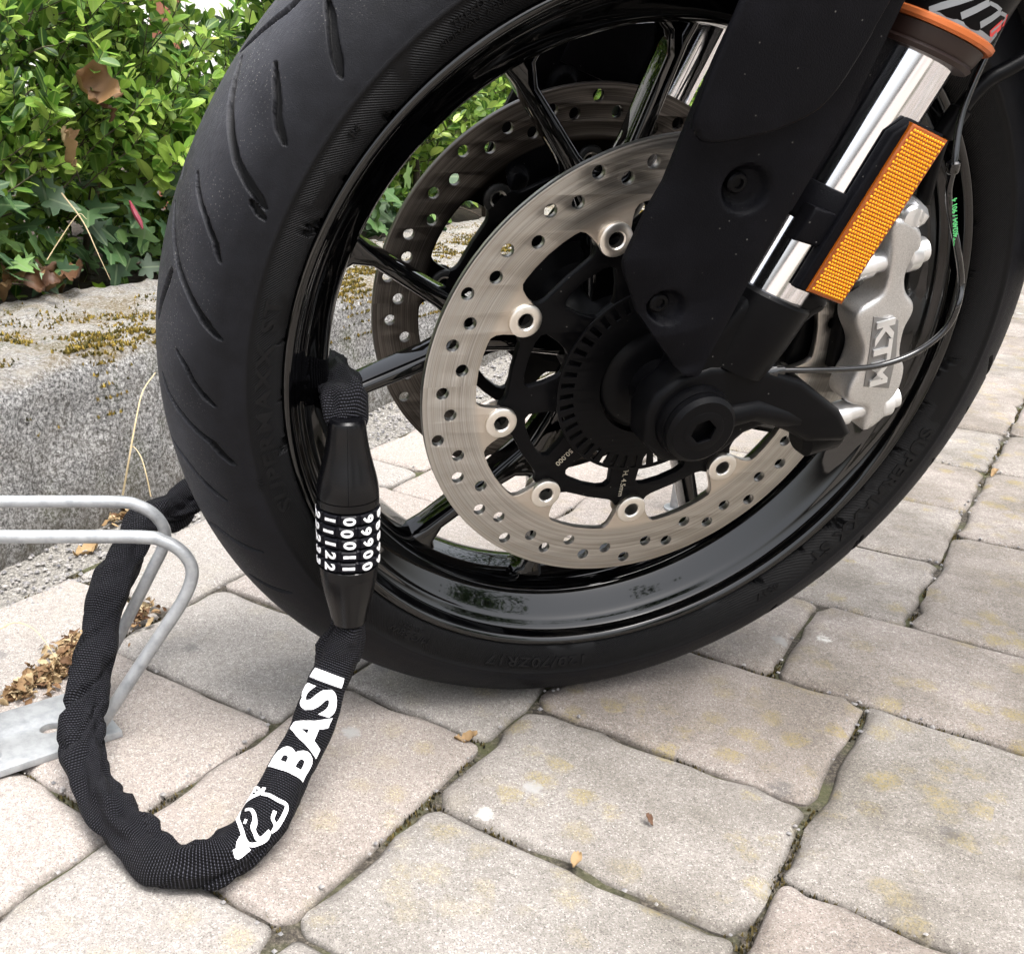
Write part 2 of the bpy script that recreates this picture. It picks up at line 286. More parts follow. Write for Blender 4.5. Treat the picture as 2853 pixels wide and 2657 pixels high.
def wpart(name, V, F, mat, parent, sharp=38, uv=None):
    """part drawn in wheel-plane coordinates; its object carries the wheel frame"""
    me = mesh(name, V, F, sharp, uv); me.materials.append(M_[mat])
    o = bpy.data.objects.new(name, me); col.objects.link(o); o.parent = parent
    o.matrix_basis = WB if parent.name.startswith('motorcycle') else Matrix.Identity(4)
    return o
def part(name, V, F, mat, parent, sharp=38, uv=None):
    me = mesh(name, V, F, sharp, uv); me.materials.append(M_[mat])
    o = bpy.data.objects.new(name, me); col.objects.link(o)
    if parent is not None: adopt(o, parent)
    return o
def adopt(o, parent):
    o.parent = parent
    if parent.type == 'EMPTY': o.matrix_parent_inverse = Matrix.Translation(-Vector(parent.location))
def conv(cu):
    o = bpy.data.objects.new('tmp', cu); col.objects.link(o); dg = bpy.context.evaluated_depsgraph_get(); dg.update()
    e = o.evaluated_get(dg); m = e.to_mesh(); V = [v.co.copy() for v in m.vertices]; F = [tuple(p.vertices) for p in m.polygons]; e.to_mesh_clear()
    bpy.data.objects.remove(o); bpy.data.curves.remove(cu); return V, F
def weld(V, F, d=1e-5):
    bm = bmesh.new(); vs_ = [bm.verts.new(v) for v in V]
    for f in F:
        try: bm.faces.new([vs_[i] for i in f])
        except ValueError: pass
    bmesh.ops.remove_doubles(bm, verts=bm.verts, dist=d); bmesh.ops.recalc_face_normals(bm, faces=bm.faces)
    bm.verts.index_update(); V2 = [v.co.copy() for v in bm.verts]; F2 = [tuple(v.index for v in f.verts) for f in bm.faces]; bm.free(); return V2, F2
def flat(loops, z0, z1, bevel=0., res=2):
    cu = bpy.data.curves.new('t', 'CURVE'); cu.dimensions = '2D'; cu.fill_mode = 'BOTH'
    for lp in loops:
        s = cu.splines.new('POLY'); s.points.add(len(lp) - 1); s.use_cyclic_u = True
        for p, q in zip(s.points, lp): p.co = (q[0], q[1], 0, 1)
    cu.extrude = max((z1 - z0) / 2 - bevel, 1e-5)
    if bevel: cu.bevel_depth = bevel; cu.bevel_resolution = res; cu.offset = -bevel
    V, F = conv(cu); zc = (z0 + z1) / 2
    V = [Vector((v.x, v.y, v.z + zc)) for v in V]; return weld(V, F)
def text2d(body, size, z0=0., th=.0004, sx=1., bold=0., align='CENTER', space=1.):
    cu = bpy.data.curves.new('t', 'FONT'); cu.body = body; cu.size = size; cu.extrude = th / 2; cu.align_x = align; cu.align_y = 'CENTER'; cu.offset = bold; cu.space_character = space; cu.resolution_u = 4
    V, F = conv(cu); return [Vector((v.x * sx, v.y, v.z + z0)) for v in V], F
def circ(r, n, cx=0., cy=0., a0=0.): return [(cx + r * math.cos(a0 + 2 * math.pi * i / n), cy + r * math.sin(a0 + 2 * math.pi * i / n)) for i in range(n)]
def lathe(prof, n, closed=False, a0=0., a1=360.):
    full = abs(a1 - a0 - 360) < 1e-6; V, F = [], []; m_ = len(prof); cnt = n if full else n + 1
    for i in range(cnt):
        a = R(a0 + (a1 - a0) * i / n); c, s = math.cos(a), math.sin(a)
        for r, z in prof: V.append((r * c, r * s, z))
    for i in range(n):
        j = (i + 1) % cnt
        for q in range(m_ if closed else m_ - 1):
            p = (q + 1) % m_; F.append((i * m_ + q, j * m_ + q, j * m_ + p, i * m_ + p))
    return V, F
def frame_from(ax):
    ax = Vector(ax).normalized(); t = Vector((0, 0, 1)) if abs(ax.z) < .9 else Vector((1, 0, 0)); u = t.cross(ax).normalized(); return u, ax.cross(u), ax
def revolve(p0, p1, prof, n=28):
    """prof: (distance along p0->p1, radius); capped solid of revolution"""
    p0, p1 = Vector(p0), Vector(p1); u, w, a = frame_from(p1 - p0); V, F = [], []
    for d, r in prof:
        for i in range(n):
            t = 2 * math.pi * i / n; V.append(p0 + a * d + (u * math.cos(t) + w * math.sin(t)) * r)
    for q in range(len(prof) - 1):
        for i in range(n):
            j = (i + 1) % n; F.append((q * n + i, q * n + j, (q + 1) * n + j, (q + 1) * n + i))
    F.append(tuple(range(n))[::-1]); F.append(tuple((len(prof) - 1) * n + i for i in range(n))); return V, F
def catmull(P, per=8):
    P = [Vector(p) for p in P]; P = [P[0] * 2 - P[1]] + P + [P[-1] * 2 - P[-2]]; out = []
    for i in range(1, len(P) - 2):
        a, b, c, d = P[i - 1:i + 3]
        for k_ in range(per):
            t = k_ / per; out.append(.5 * ((2 * b) + (c - a) * t + (2 * a - 5 * b + 4 * c - d) * t * t + (3 * b - a - 3 * c + d) * t ** 3))
    out.append(P[-2].copy()); return out
def tube(path, rad, n=12, cap=True):
    path = [Vector(p) for p in path]; V, F = [], []; T = (path[1] - path[0]).normalized(); u, w, _ = frame_from(T)
    for i, p in enumerate(path):
        t = (path[min(i + 1, len(path) - 1)] - path[max(i - 1, 0)]).normalized(); u = (u - t * u.dot(t)).normalized(); w = t.cross(u)
        r = rad(i / (len(path) - 1)) if callable(rad) else rad
        for q in range(n):
            a = 2 * math.pi * q / n; V.append(p + (u * math.cos(a) + w * math.sin(a)) * r)
    for i in range(len(path) - 1):
        for q in range(n):
            s = (q + 1) % n; F.append((i * n + q, i * n + s, (i + 1) * n + s, (i + 1) * n + q))
    if cap: F.append(tuple(range(n))[::-1]); F.append(tuple((len(path) - 1) * n + q for q in range(n)))
    return V, F
def join(*parts):
    V, F = [], []
    for v, f in parts:
        o = len(V); V += [Vector(x) for x in v]; F += [tuple(i + o for i in g) for g in f]
    return V, F
def rot2(p, a): c, s = math.cos(a), math.sin(a); return (p[0] * c - p[1] * s, p[0] * s + p[1] * c)
def box(x0, x1, y0, y1, z0, z1, bev=0.):
    return flat([[(x0, y0), (x1, y0), (x1, y1), (x0, y1)]], z0, z1, bev, 2)
def to_world(VF): return [lw(v) for v in VF[0]], VF[1]
def subdiv_long(V, F, maxlen):
    bm = bmesh.new(); vs_ = [bm.verts.new(v) for v in V]
    for f in F:
        try: bm.faces.new([vs_[i] for i in f])
        except ValueError: pass
    bmesh.ops.triangulate(bm, faces=bm.faces)
    for _ in range(7):
        e = [x for x in bm.edges if x.calc_length() > maxlen]
        if not e: break
        bmesh.ops.subdivide_edges(bm, edges=e, cuts=1); bmesh.ops.triangulate(bm, faces=bm.faces)
    bm.verts.index_update(); out = [v.co.copy() for v in bm.verts], [tuple(v.index for v in f.verts) for f in bm.faces]; bm.free(); return out

# ================================================================== SETTING
E1, E2 = Vector((.5902, .8073, 0)), Vector((.8073, -.5902, 0))       # paving rows: along the wall / across
def st(s, t, z=0.): return E1 * s + E2 * t + Vector((0, 0, z))
V = [(-60, -60, -.012), (60, -60, -.012), (60, 60, -.012), (-60, 60, -.012)]
tag(part('ground', V, [(0, 1, 2, 3)], 'yard', None), kind='structure')
# bed the pavers lie on, gently uneven
ns, ntt = 150, 110; S0, S1, T0, T1 = -1.3, 4.6, -.475, 2.6
V = [st(S0 + (S1 - S0) * i / ns, T0 + (T1 - T0) * j / ntt, -.0072 + .0025 * noise.noise(Vector((i * .37, j * .41, 0)))) for i in range(ns + 1) for j in range(ntt + 1)]
F = [(i * (ntt + 1) + j, (i + 1) * (ntt + 1) + j, (i + 1) * (ntt + 1) + j + 1, i * (ntt + 1) + j + 1) for i in range(ns) for j in range(ntt)]
pavement = tag(part('pavement', V, F, 'joint', None), 'paved yard of large tumbled beige concrete pavers', kind='structure')
def paver(s0, s1, t0, t1, fine=True):
    gap = .0022; A_, B_ = s1 - s0 - gap, t1 - t0 - gap; rc = .013 + random.uniform(-.004, .005)
    def stops(L):
        e = [0, .002, .0045, .0075, .011, .018] if fine else [0, .008, .02]
        nmid = max(2, int((L - 2 * e[-1]) / (.02 if fine else .06))); m_ = [e[-1] + (L - 2 * e[-1]) * i / nmid for i in range(1, nmid)]
        return e + m_ + [L - x for x in e[::-1]]
    xa, xb = stops(A_), stops(B_); na, nb = len(xa), len(xb); V, F = [], []; sd_ = random.uniform(0, 90)
    dz, ta, tb = random.uniform(-.0016, .0012), random.uniform(-.006, .006), random.uniform(-.006, .006); ca, cb = (s0 + s1) / 2, (t0 + t1) / 2; yaw = random.uniform(-.008, .008)
    for x in xa:
        for y in xb:
            ox = x - rc if x < rc else (x - (A_ - rc) if x > A_ - rc else 0); oy = y - rc if y < rc else (y - (B_ - rc) if y > B_ - rc else 0)
            px, py = x, y; dist = min(x, A_ - x, y, B_ - y)
            if ox and oy:
                m_ = max(abs(ox), abs(oy)); q = math.hypot(ox, oy); px = (rc if x < rc else A_ - rc) + ox / q * m_; py = (rc if y < rc else B_ - rc) + oy / q * m_; dist = rc - m_
            d = max(0., 1 - dist / .010); wob = noise.noise(Vector((px * 26 + sd_, py * 26, 3.))) ; w2 = noise.noise(Vector((px * 62, py * 62 + sd_, 1.)))
            inn = (.0024 * wob + .0046 * w2) * (1 if d > 0 else 0) * d
            cxv, cyv = px - A_ / 2, py - B_ / 2; q = math.hypot(cxv, cyv) + 1e-6; px -= cxv / q * (inn + .0012); py -= cyv / q * (inn + .0012)
            z = dz + ta * (px - A_ / 2) + tb * (py - B_ / 2) - .0048 * d ** 1.8 * (1 + .8 * w2) + .0007 * wob + .0005 * w2
            cxv, cyv = rot2((px - A_ / 2, py - B_ / 2), yaw); V.append(st(ca + cxv, cb + cyv, z))
    idx = lambda i, j: i * nb + j
    for i in range(na - 1):
        for j in range(nb - 1): F.append((idx(i, j), idx(i, j + 1), idx(i + 1, j + 1), idx(i + 1, j)))
    ring = [idx(i, 0) for i in range(na)] + [idx(na - 1, j) for j in range(1, nb)] + [idx(i, nb - 1) for i in range(na - 2, -1, -1)] + [idx(0, j) for j in range(nb - 2, 0, -1)]
    o = len(V); V += [V[i] + Vector((0, 0, -.03)) for i in ring]; m_ = len(ring)
    for i in range(m_): F.append((ring[i], ring[(i + 1) % m_], o + (i + 1) % m_, o + i))
    c = sum((Vector(v) for v in V), Vector()) / len(V); c.z = 0
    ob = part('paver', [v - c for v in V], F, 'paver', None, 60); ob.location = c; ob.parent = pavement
    return (s0, s1, t0, t1)
def colm(t0, t1, js): return [(a, b, t0, t1) for a, b in zip(js, js[1:])]
rects = []
rects += colm(.231, .40, [-1.0, -.80, -.60, -.39, -.136, .118]) + colm(.231, .40, [.287, .565, .84, 1.05, 1.26, 1.46, 1.68, 1.9, 2.1, 2.35, 2.6])
rects += [(.118, .287, .154, .365), (.118, .287, -.045, .154), (.118, .287, .365, .575), (.118, .287, -.255, -.045), (.118, .287, -.467, -.255)]
rects += colm(.013, .231, [-1.0, -.80, -.65, -.50, -.352, -.203, -.048, .118]) 
rects += colm(.043, .231, [.287, .465, .65, .84, 1.04, 1.243, 1.447, 1.667, 1.862, 2.087, 2.3, 2.5])
rects += colm(-.131, .013, [-1.0, -.82, -.60, -.355, -.117, .118])
rects += colm(-.15, .043, [.287, .53, .72, .95, 1.15, 1.4, 1.6, 1.85, 2.1, 2.4])
rects += colm(-.333, -.131, [-1.0, -.82, -.66, -.505, -.35, -.193, -.04, .118])
rects += colm(-.359, -.15, [.287, .448, .64, .85, 1.05, 1.25, 1.45, 1.7, 1.9, 2.15, 2.4])
rects += colm(-.467, -.333, [-1.0, -.78, -.56, -.33, -.112, .118]) + colm(-.467, -.359, [.287, .37, .56, .78, 1.0, 1.2, 1.45, 1.7, 1.9, 2.15, 2.4])
for r_ in rects: paver(*r_)
far_r = []
t_ = .40
while t_ < 2.4:
    w_ = random.choice([.15, .2, .21]); s_ = -1.0 + random.uniform(0, .2)
    while s_ < 3.6:
        l_ = random.choice([.15, .2, .21, .25])
        if not (t_ < .575 and s_ < .287 and s_ + l_ > .118): far_r.append((s_, s_ + l_, t_ + .0, t_ + w_))
        s_ += l_
    t_ += w_
t_ = -.467
for w_ in (.108, .209, .193, .188, .17):
    s_ = 2.4 if t_ < .04 else 2.5
    while s_ < 3.8:
        l_ = random.choice([.15, .2, .21, .25]); far_r.append((s_, s_ + l_, t_, t_ + w_)); s_ += l_
    t_ += w_
far_r.sort(key=lambda r_: (st((r_[0] + r_[1]) / 2, (r_[2] + r_[3]) / 2) - Vector((.3, .4, 0))).length)
for r_ in far_r[:290]: paver(*r_, fine=False)
# moss and crumbs in the joints
def tint_attr(me, vals):
    a = me.attributes.new('tint', 'FLOAT', 'POINT'); a.data.foreach_set('value', vals)
V, F, tv = [], [], []; PV, PF = [], []
for (s0, s1, t0, t1) in rects:
    if t0 > .5 or s0 > 1.3: continue
    for (a, b) in (((s0, t0), (s1, t0)), ((s0, t0), (s0, t1)), ((s1, t0), (s1, t1)), ((s0, t1), (s1, t1))):
        L_ = math.hypot(b[0] - a[0], b[1] - a[1]); n_ = int(L_ / .0016)
        for q in range(n_):
            u = random.random(); p = st(a[0] + (b[0] - a[0]) * u, a[1] + (b[1] - a[1]) * u)
            dens = noise.noise(p * 9 + Vector((3, 7, 0))) + .6 * noise.noise(p * 31)
            if random.random() < .03:
                r_ = random.uniform(.0008, .0026); c = p + Vector((random.gauss(0, .004), random.gauss(0, .004), -.0035 + r_)); o = len(PV)
                PV += [c + Vector((x, y, z)) * r_ * random.uniform(.7, 1.2) for x, y, z in ((1, 0, 0), (-1, 0, 0), (0, 1, 0), (0, -1, 0), (0, 0, .8), (0, 0, -.8))]
                PF += [(o + i, o + j, o + k_) for i, j, k_ in ((0, 2, 4), (2, 1, 4), (1, 3, 4), (3, 0, 4), (2, 0, 5), (1, 2, 5), (3, 1, 5), (0, 3, 5))]
            if dens < .10 or random.random() < .35: continue
            c = p + Vector((random.gauss(0, .0016), random.gauss(0, .0016), -.007)); tt = min(.95, max(.0, random.gauss(.18, .16)))
            for _ in range(3):
                a_ = random.uniform(0, 6.28); h = random.uniform(.0015, .0035 + .002 * dens); w2 = .0009; dx, dy = math.cos(a_), math.sin(a_); ln = random.uniform(-.5, .5) * h; o = len(V)
                V += [c + Vector((-dy * w2, dx * w2, 0)), c + Vector((dy * w2, -dx * w2, 0)), c + Vector((dx * ln, dy * ln, h))]; F.append((o, o + 1, o + 2)); tv += [tt] * 3
jm = part('joint_moss', V, F, 'joint_moss', None, 0); tint_attr(jm.data, tv); tag(jm, 'brown green moss growing in the joints between the pavers', 'moss', kind='stuff')
tag(part('joint_crumbs', PV, PF, 'pebble', None, 30), 'tiny stone crumbs lying in the paving joints', 'grit', kind='stuff')
# gravel strip between the pavers and the wall
WA, WD, WN = Vector((-.422, .348, 0)), Vector((.5476, .8368, 0)), Vector((.8368, -.5476, 0))     # wall foot, along, outward
def wl(a, q, z): return WA + WD * a - WN * q + Vector((0, 0, z))
n1, n2 = 240, 14
V = [wl(-1.4 + 5. * i / n1, .02 - .15 * j / n2, -.008 + .006 * noise.noise(Vector((i * .6, j * .7, 2))) + .004 * (1 - j / n2)) for i in range(n1 + 1) for j in range(n2 + 1)]
F = [(i * (n2 + 1) + j, i * (n2 + 1) + j + 1, (i + 1) * (n2 + 1) + j + 1, (i + 1) * (n2 + 1) + j) for i in range(n1) for j in range(n2)]
tag(part('gravel_strip', V, F, 'grit', None), kind='structure')
V, F = [], []
for _ in range(2600):
    a_ = random.uniform(-.7, 1.8); q = random.uniform(-.105, -.003); r_ = random.uniform(.0012, .0036); c = wl(a_, q, -.003 + r_ * .4); o = len(V)
    V += [c + Vector((x * random.uniform(.7, 1.3), y * random.uniform(.7, 1.3), z * random.uniform(.5, 1.))) * r_ for x, y, z in ((1, 0, 0), (-1, 0, 0), (0, 1, 0), (0, -1, 0), (0, 0, 1), (0, 0, -1))]
    F += [(o + i, o + j, o + k_) for i, j, k_ in ((0, 2, 4), (2, 1, 4), (1, 3, 4), (3, 0, 4), (2, 0, 5), (1, 2, 5), (3, 1, 5), (0, 3, 5))]
tag(part('gravel', V, F, 'pebble', None, 25), 'loose grey grit along the foot of the concrete wall', 'gravel', kind='stuff')
# low concrete wall
sec = [(0, -.05), (0, 0), (0, .02), (.001, .04), (.002, .06), (.003, .08), (.004, .10), (.005, .12), (.006, .138), (.007, .152), (.009, .164), (.013, .173), (.020, .179), (.032, .183), (.048, .185)]
sec += [(x, .185 + .004 * x) for x in [.06 + .012 * i for i in range(21)]] + [(.312, .18), (.316, .12), (.316, -.05)]
A0, A1, na = -1.1, 3.6, 430; V, F = [], []; m_ = len(sec)
for i in range(na + 1):
    a_ = A0 + (A1 - A0) * i / na
    for q, z in sec:
        p = wl(a_, q, z); nz = noise.fractal(p * 9, 1., 2., 5) * .0075 + noise.fractal(p * 45, .9, 2., 4) * .0050
        up = min(1, max(0, (z - .14) / .04)); p = p + (WN * (1 - up) + Vector((0, 0, 1)) * up) * nz * (0 if z < 0 else 1); V.append(p)
for i in range(na):
    for j in range(m_ - 1): F.append((i * m_ + j, (i + 1) * m_ + j, (i + 1) * m_ + j + 1, i * m_ + j + 1))
F += [tuple(range(m_)), tuple(na * m_ + j for j in range(m_))[::-1]]
WALLV = V
tag(part('concrete_wall', V, F, 'concrete', None, 0), 'low weathered concrete wall with mossy top behind the wheel', 'wall')
def wall_top(a_, q):
    i = int(round((a_ - A0) / (A1 - A0) * na)); j = min(range(m_), key=lambda k_: abs(sec[k_][0] - q) + (0 if sec[k_][1] > .1 else 9)); return WALLV[i * m_ + j]
V, F, tv = [], [], []
for _ in range(44000):
    a_ = random.uniform(-.35, 2.3); q = abs(random.gauss(.03, .085)); z = None
    if q > .28: continue
    d = noise.noise(Vector((a_ * 9, q * 16, 4.))) + .55 * noise.noise(Vector((a_ * 30, q * 40, 8.)))
    if d < .03: continue
    if q < .02 and random.random() < .45:
        i = int(round((a_ - A0) / (A1 - A0) * na)); j = random.randint(7, 12); p = WALLV[i * m_ + j]
    else: p = wall_top(a_, q)
    p = p + Vector((random.uniform(-.006, .006), random.uniform(-.006, .006), -.001)); tt = min(.97, max(0, random.gauss(.5, .25)))
    for _ in range(3):
        an = random.uniform(0, 6.28); h = random.uniform(.002, .0055); w2 = .0018; dx, dy = math.cos(an), math.sin(an); ln = random.uniform(-.8, .8) * h; o = len(V)
        V += [p + Vector((-dy * w2, dx * w2, 0)), p + Vector((dy * w2, -dx * w2, 0)), p + Vector((dx * ln, dy * ln, h))]; F.append((o, o + 1, o + 2)); tv += [tt] * 3
mo = part('moss', V, F, 'moss', None, 0); tint_attr(mo.data, tv); tag(mo, 'ochre and green moss tufts on top of the concrete wall', 'moss', kind='stuff')
# planting bed behind the wall, house far behind the hedge
V = [wl(-3, .30, .165), wl(7, .30, .165), wl(7, 4., .165), wl(-3, 4., .165)]
tag(part('planting_bed', V, [(0, 1, 2, 3)], 'soil', None), kind='structure')
def world_box(c, dx, dy, dz, ang):
    u = Vector((math.cos(ang), math.sin(ang), 0)); w = Vector((-u.y, u.x, 0)); V = [Vector(c) + u * (sx * dx) + w * (sy * dy) + Vector((0, 0, sz)) for sz in (0, dz) for sx, sy in ((-1, -1), (1, -1), (1, 1), (-1, 1))]
    return V, [(0, 3, 2, 1), (4, 5, 6, 7), (0, 1, 5, 4), (1, 2, 6, 5), (2, 3, 7, 6), (3, 0, 4, 7)]
ang = math.atan2(WD.y, WD.x)
house = tag(empty('house', wl(1.5, 4.2, 0)), 'white rendered house glimpsed through the top of the hedge', 'house')
part('wall', *world_box(wl(1.5, 4.4, 0), 6, .12, 3.2, ang), 'render', house)
part('plinth', *world_box(wl(1.5, 4.255, 0), 6, .02, .42, ang), 'terracotta', house)
V, F = world_box((-0.6184,2.0,0.5816), .045, .045, .1, ang)
pb = Vector((-0.6386,2.1,0.5865)); pb.z = 0
tag(part('terracotta_post', *world_box(pb, .028, .028, 1.5, ang), 'terracotta', None), 'terracotta coloured post showing through gaps at the hedge top', 'post')

# ------------------------------------------------------------------ hedge and ivy
def privet_mesh(v):
    rnd = random.Random(v); rows = [(0, .03), (.14, .15), (.34, .25), (.55, .285), (.75, .24), (.9, .14), (1., .0)]; V, F, UV = [], [], []
    fold = rnd.uniform(.10, .32); curl = rnd.uniform(-.25, .3); tw = rnd.uniform(-.2, .2)
    for t, w_ in rows:
        for s_ in (-1, -.5, 0, .5, 1):
            y = s_ * w_ * rnd.uniform(.95, 1.05); V.append(Vector((t, y, fold * abs(y) * 1.2 + curl * t * t * .5 + tw * y * t))); UV.append((.5 + s_ * w_, t))
    for i in range(len(rows) - 1):
        for j in range(4): a = i * 5 + j; F.append((a, a + 5, a + 6, a + 1))
    V += [Vector((-.16, 0, -.02))]; UV.append((.5, 0)); F.append((35, 2, 1)); F.append((35, 3, 2)); return V, F, UV
PRIV = [privet_mesh(i) for i in range(7)]
def ivy_mesh(v):
    rnd = random.Random(50 + v); out = [(0, .0), (-.13, .15), (-.20, .38), (.02, .34), (.10, .30), (.24, .60), (.34, .40), (.40, .22), (.62, .19), (.82, .09), (1., .0)]
    V, F, UV = [], [], []; jl = [rnd.uniform(.88, 1.12) for _ in out]; cup = rnd.uniform(-.2, .25)
    pts = [(x * j, y * j) for (x, y), j in zip(out, jl)]; ring = pts + [(x, -y) for x, y in pts[-2:0:-1]]
    V.append(Vector((.18, 0, .03))); UV.append((.5, .2))
    for x, y in ring: V.append(Vector((x, y, .10 * abs(y) + cup * (x * x + y * y) * .4))); UV.append((.5 + y, x))
    n_ = len(ring)
    for i in range(n_): F.append((0, 1 + i, 1 + (i + 1) % n_))
    return V, F, UV
IVY = [ivy_mesh(i) for i in range(6)]
def leaf_meshes(lst, name, mat):
    out = []
    for V, F, UV in lst:
        me = mesh(name, V, F, 0, UV); me.materials.append(M_[mat]); out.append(me)
    return out
def orient(p, d, nrm, size, roll=0.):
    d = Vector(d).normalized(); n_ = (Vector(nrm) - d * Vector(nrm).dot(d)).normalized(); y = n_.cross(d)
    m4 = Matrix((d, y, n_)).transposed().to_4x4() @ Matrix.Diagonal((size, size, size, 1)); m4.translation = p; return m4
def project(p):
    q = p - CAM; z = q.dot(CF); return (q.dot(CR) / z * 2887.2 + 991.3, q.dot(CD) / z * 2887.2 + 1492.4, z)
rnd = random.Random(11)
leaves, twigs = [], []
def sprig(p, d, ln, size):
    d = Vector(d).normalized(); side = d.cross(Vector((rnd.uniform(-1, 1), rnd.uniform(-1, 1), rnd.uniform(-1, 1)))).normalized(); n_ = max(3, int(ln / .017)); pts = [p.copy()]
    q = p.copy(); dd = d.copy()
    for i in range(n_):
        dd = (dd + Vector((rnd.gauss(0, .10), rnd.gauss(0, .10), rnd.gauss(.02, .08)))).normalized(); q = q + dd * (ln / n_); pts.append(q.copy())
        if i % 2: side = dd.cross(side).normalized()
        s_ = size * (1.05 - .35 * i / n_) * rnd.uniform(.75, 1.15)
        for sg in (-1, 1):
            if rnd.random() < .08: continue
            ld = (dd * rnd.uniform(.25, .8) + side * sg + Vector((0, 0, rnd.uniform(-.25, .35)))).normalized(); up = Vector((rnd.gauss(0, .35), rnd.gauss(0, .35), 1)) + WN * rnd.uniform(.1, .9)
            leaves.append((orient(q, ld, up, s_), rnd.randrange(7)))
    leaves.append((orient(q, dd, Vector((0, 0, 1)) + WN * .5, size * .6), rnd.randrange(7))); twigs.append(pts)
def dens(a_): return 1.
# front curtain and depth, thinning upwards where the house shows through
cnt = 0
while cnt < 2400:
    u = rnd.random(); a_ = -.15 + 4.3 * u ** 1.5; q = .34 + abs(rnd.gauss(0, .12)); z = rnd.uniform(.31, 1.0)
    if a_ > 1.6 and rnd.random() < .35: continue
    k_ = noise.noise(Vector((a_ * 3.1, q * 3, z * 3.1))) + .5 * noise.noise(Vector((a_ * 9, q * 9, z * 9)))
    lim = -.38 + max(0, z - .36) * (2.0 if a_ < .55 else 1.2) + (.15 if z < .36 else 0)
    if k_ < lim: continue
    p = wl(a_, q, z); d = WN * rnd.uniform(.1, 1.) + WD * rnd.gauss(0, .6) + Vector((0, 0, rnd.uniform(.1, 1.1)))
    sprig(p, d, rnd.uniform(.07, .14), rnd.choice([rnd.uniform(.022, .032), rnd.uniform(.030, .045)])); cnt += 1
for _ in range(700):     # dense dark inside of the hedge
    a_ = rnd.uniform(-.2, 4.2); p = wl(a_, rnd.uniform(.5, .95), rnd.uniform(.18, .55)); sprig(p, Vector((rnd.gauss(0, 1), rnd.gauss(0, 1), rnd.uniform(0, 1))), .13, .05)
for _ in range(420):
    p = wl(rnd.uniform(-.2, 1.6), rnd.uniform(.42, .62), rnd.uniform(.165, .31)); sprig(p, Vector((rnd.gauss(0, 1), rnd.gauss(0, 1), rnd.uniform(-.2, .8))), .09, .034)
hedge = tag(empty('privet_hedge', wl(.6, .45, .165)), 'bright green small leaved privet hedge behind the concrete wall', 'hedge')
def score(L):
    x, y, z = project(L[0].translation)
    if not (-30 < x < 760 and -30 < y < 800): return 9
    return z - .35 * max(0, x / 700)
order = sorted(range(len(leaves)), key=lambda i: score(leaves[i])); near = set(order[:300])
LM = leaf_meshes(PRIV, 'leaf', 'privet')
V, F, UV, tv = [], [], [], []
for i, (m4, kx) in enumerate(leaves):
    if i in near:
        o = bpy.data.objects.new('leaf', LM[kx]); col.objects.link(o); o.parent = hedge; o.matrix_parent_inverse = Matrix.Translation(-Vector(hedge.location)); o.matrix_basis = m4
    else:
        b = len(V); lv, lf, lu = PRIV[kx]; V += [m4 @ v for v in lv]; F += [tuple(x + b for x in f) for f in lf]; UV += lu; t_ = rnd.random(); tv += [t_] * len(lv)
fo = part('foliage', V, F, 'privet', hedge, 0, UV); tint_attr(fo.data, tv); tag(fo, kind='stuff')
V, F = [], []
for pts in twigs:
    v, f = tube(pts, lambda t: .0011 - .0006 * t, 4, False); b = len(V); V += v; F += [tuple(x + b for x in g) for g in f]
tag(part('twigs', V, F, 'bark', hedge), kind='stuff')
for i in range(26):
    a_ = -.1 + .16 * i + rnd.uniform(-.05, .05); p = wl(a_, rnd.uniform(.40, .62), .15); pts = [p]; d = Vector((rnd.gauss(0, .15), rnd.gauss(0, .15), 1))
    for _ in range(7): d = (d + Vector((rnd.gauss(0, .16), rnd.gauss(0, .16), .1))).normalized(); p = p + d * .12; pts.append(p)
    part('stem', *tube(catmull(pts, 4), lambda t: .009 - .006 * t, 8), 'bark', hedge)
# ivy at the foot
ivy = tag(empty('ivy', wl(.3, .33, .18)), 'dark lobed ivy creeping along the back of the wall top', 'ivy')
IM = leaf_meshes(IVY, 'leaf', 'ivy'); YM = leaf_meshes(IVY, 'leaf', 'young_ivy')
def ivy_leaf(p, size, young=False, mm=None):
    n_ = WN * rnd.uniform(.5, 1.1) + Vector((rnd.gauss(0, .3), rnd.gauss(0, .3), rnd.uniform(.3, 1.))); d = Vector((rnd.gauss(0, .6), rnd.gauss(0, .6), rnd.uniform(-1., .1))) + WN * .35
    o = bpy.data.objects.new('leaf', (YM if young else IM)[rnd.randrange(6)]); col.objects.link(o); o.parent = ivy; o.matrix_parent_inverse = Matrix.Translation(-Vector(ivy.location)); o.matrix_basis = orient(p, d, n_, size)
for _ in range(175):
    a_ = rnd.uniform(.0, 1.15); z = .20 + abs(rnd.gauss(0, .07)); ivy_leaf(wl(a_, .315 + rnd.uniform(-.035, .06) + .2 * (z - .2), z), rnd.uniform(.030, .050))
for _ in range(112):
    a_ = rnd.uniform(1.1, 3.4); z = .19 + abs(rnd.gauss(0, .12)); ivy_leaf(wl(a_, .315 + rnd.uniform(-.03, .05), z), rnd.uniform(.04, .062))
for px in ([(-0.5688,0.7897,0.174),(-0.5449,0.7918,0.1792),(-0.5419,0.7977,0.1677)]): ivy_leaf(Vector(px), .036, True)
for i in range(9):
    p = wl(.05 + .3 * i, .33, .19); pts = [p + WD * (.06 * j) + Vector((0, 0, .02 * math.sin(j * 1.3 + i))) - WN * .01 * math.cos(j + i) for j in range(7)]
    part('stem', *tube(catmull(pts, 4), .0016, 6), 'bark', ivy)

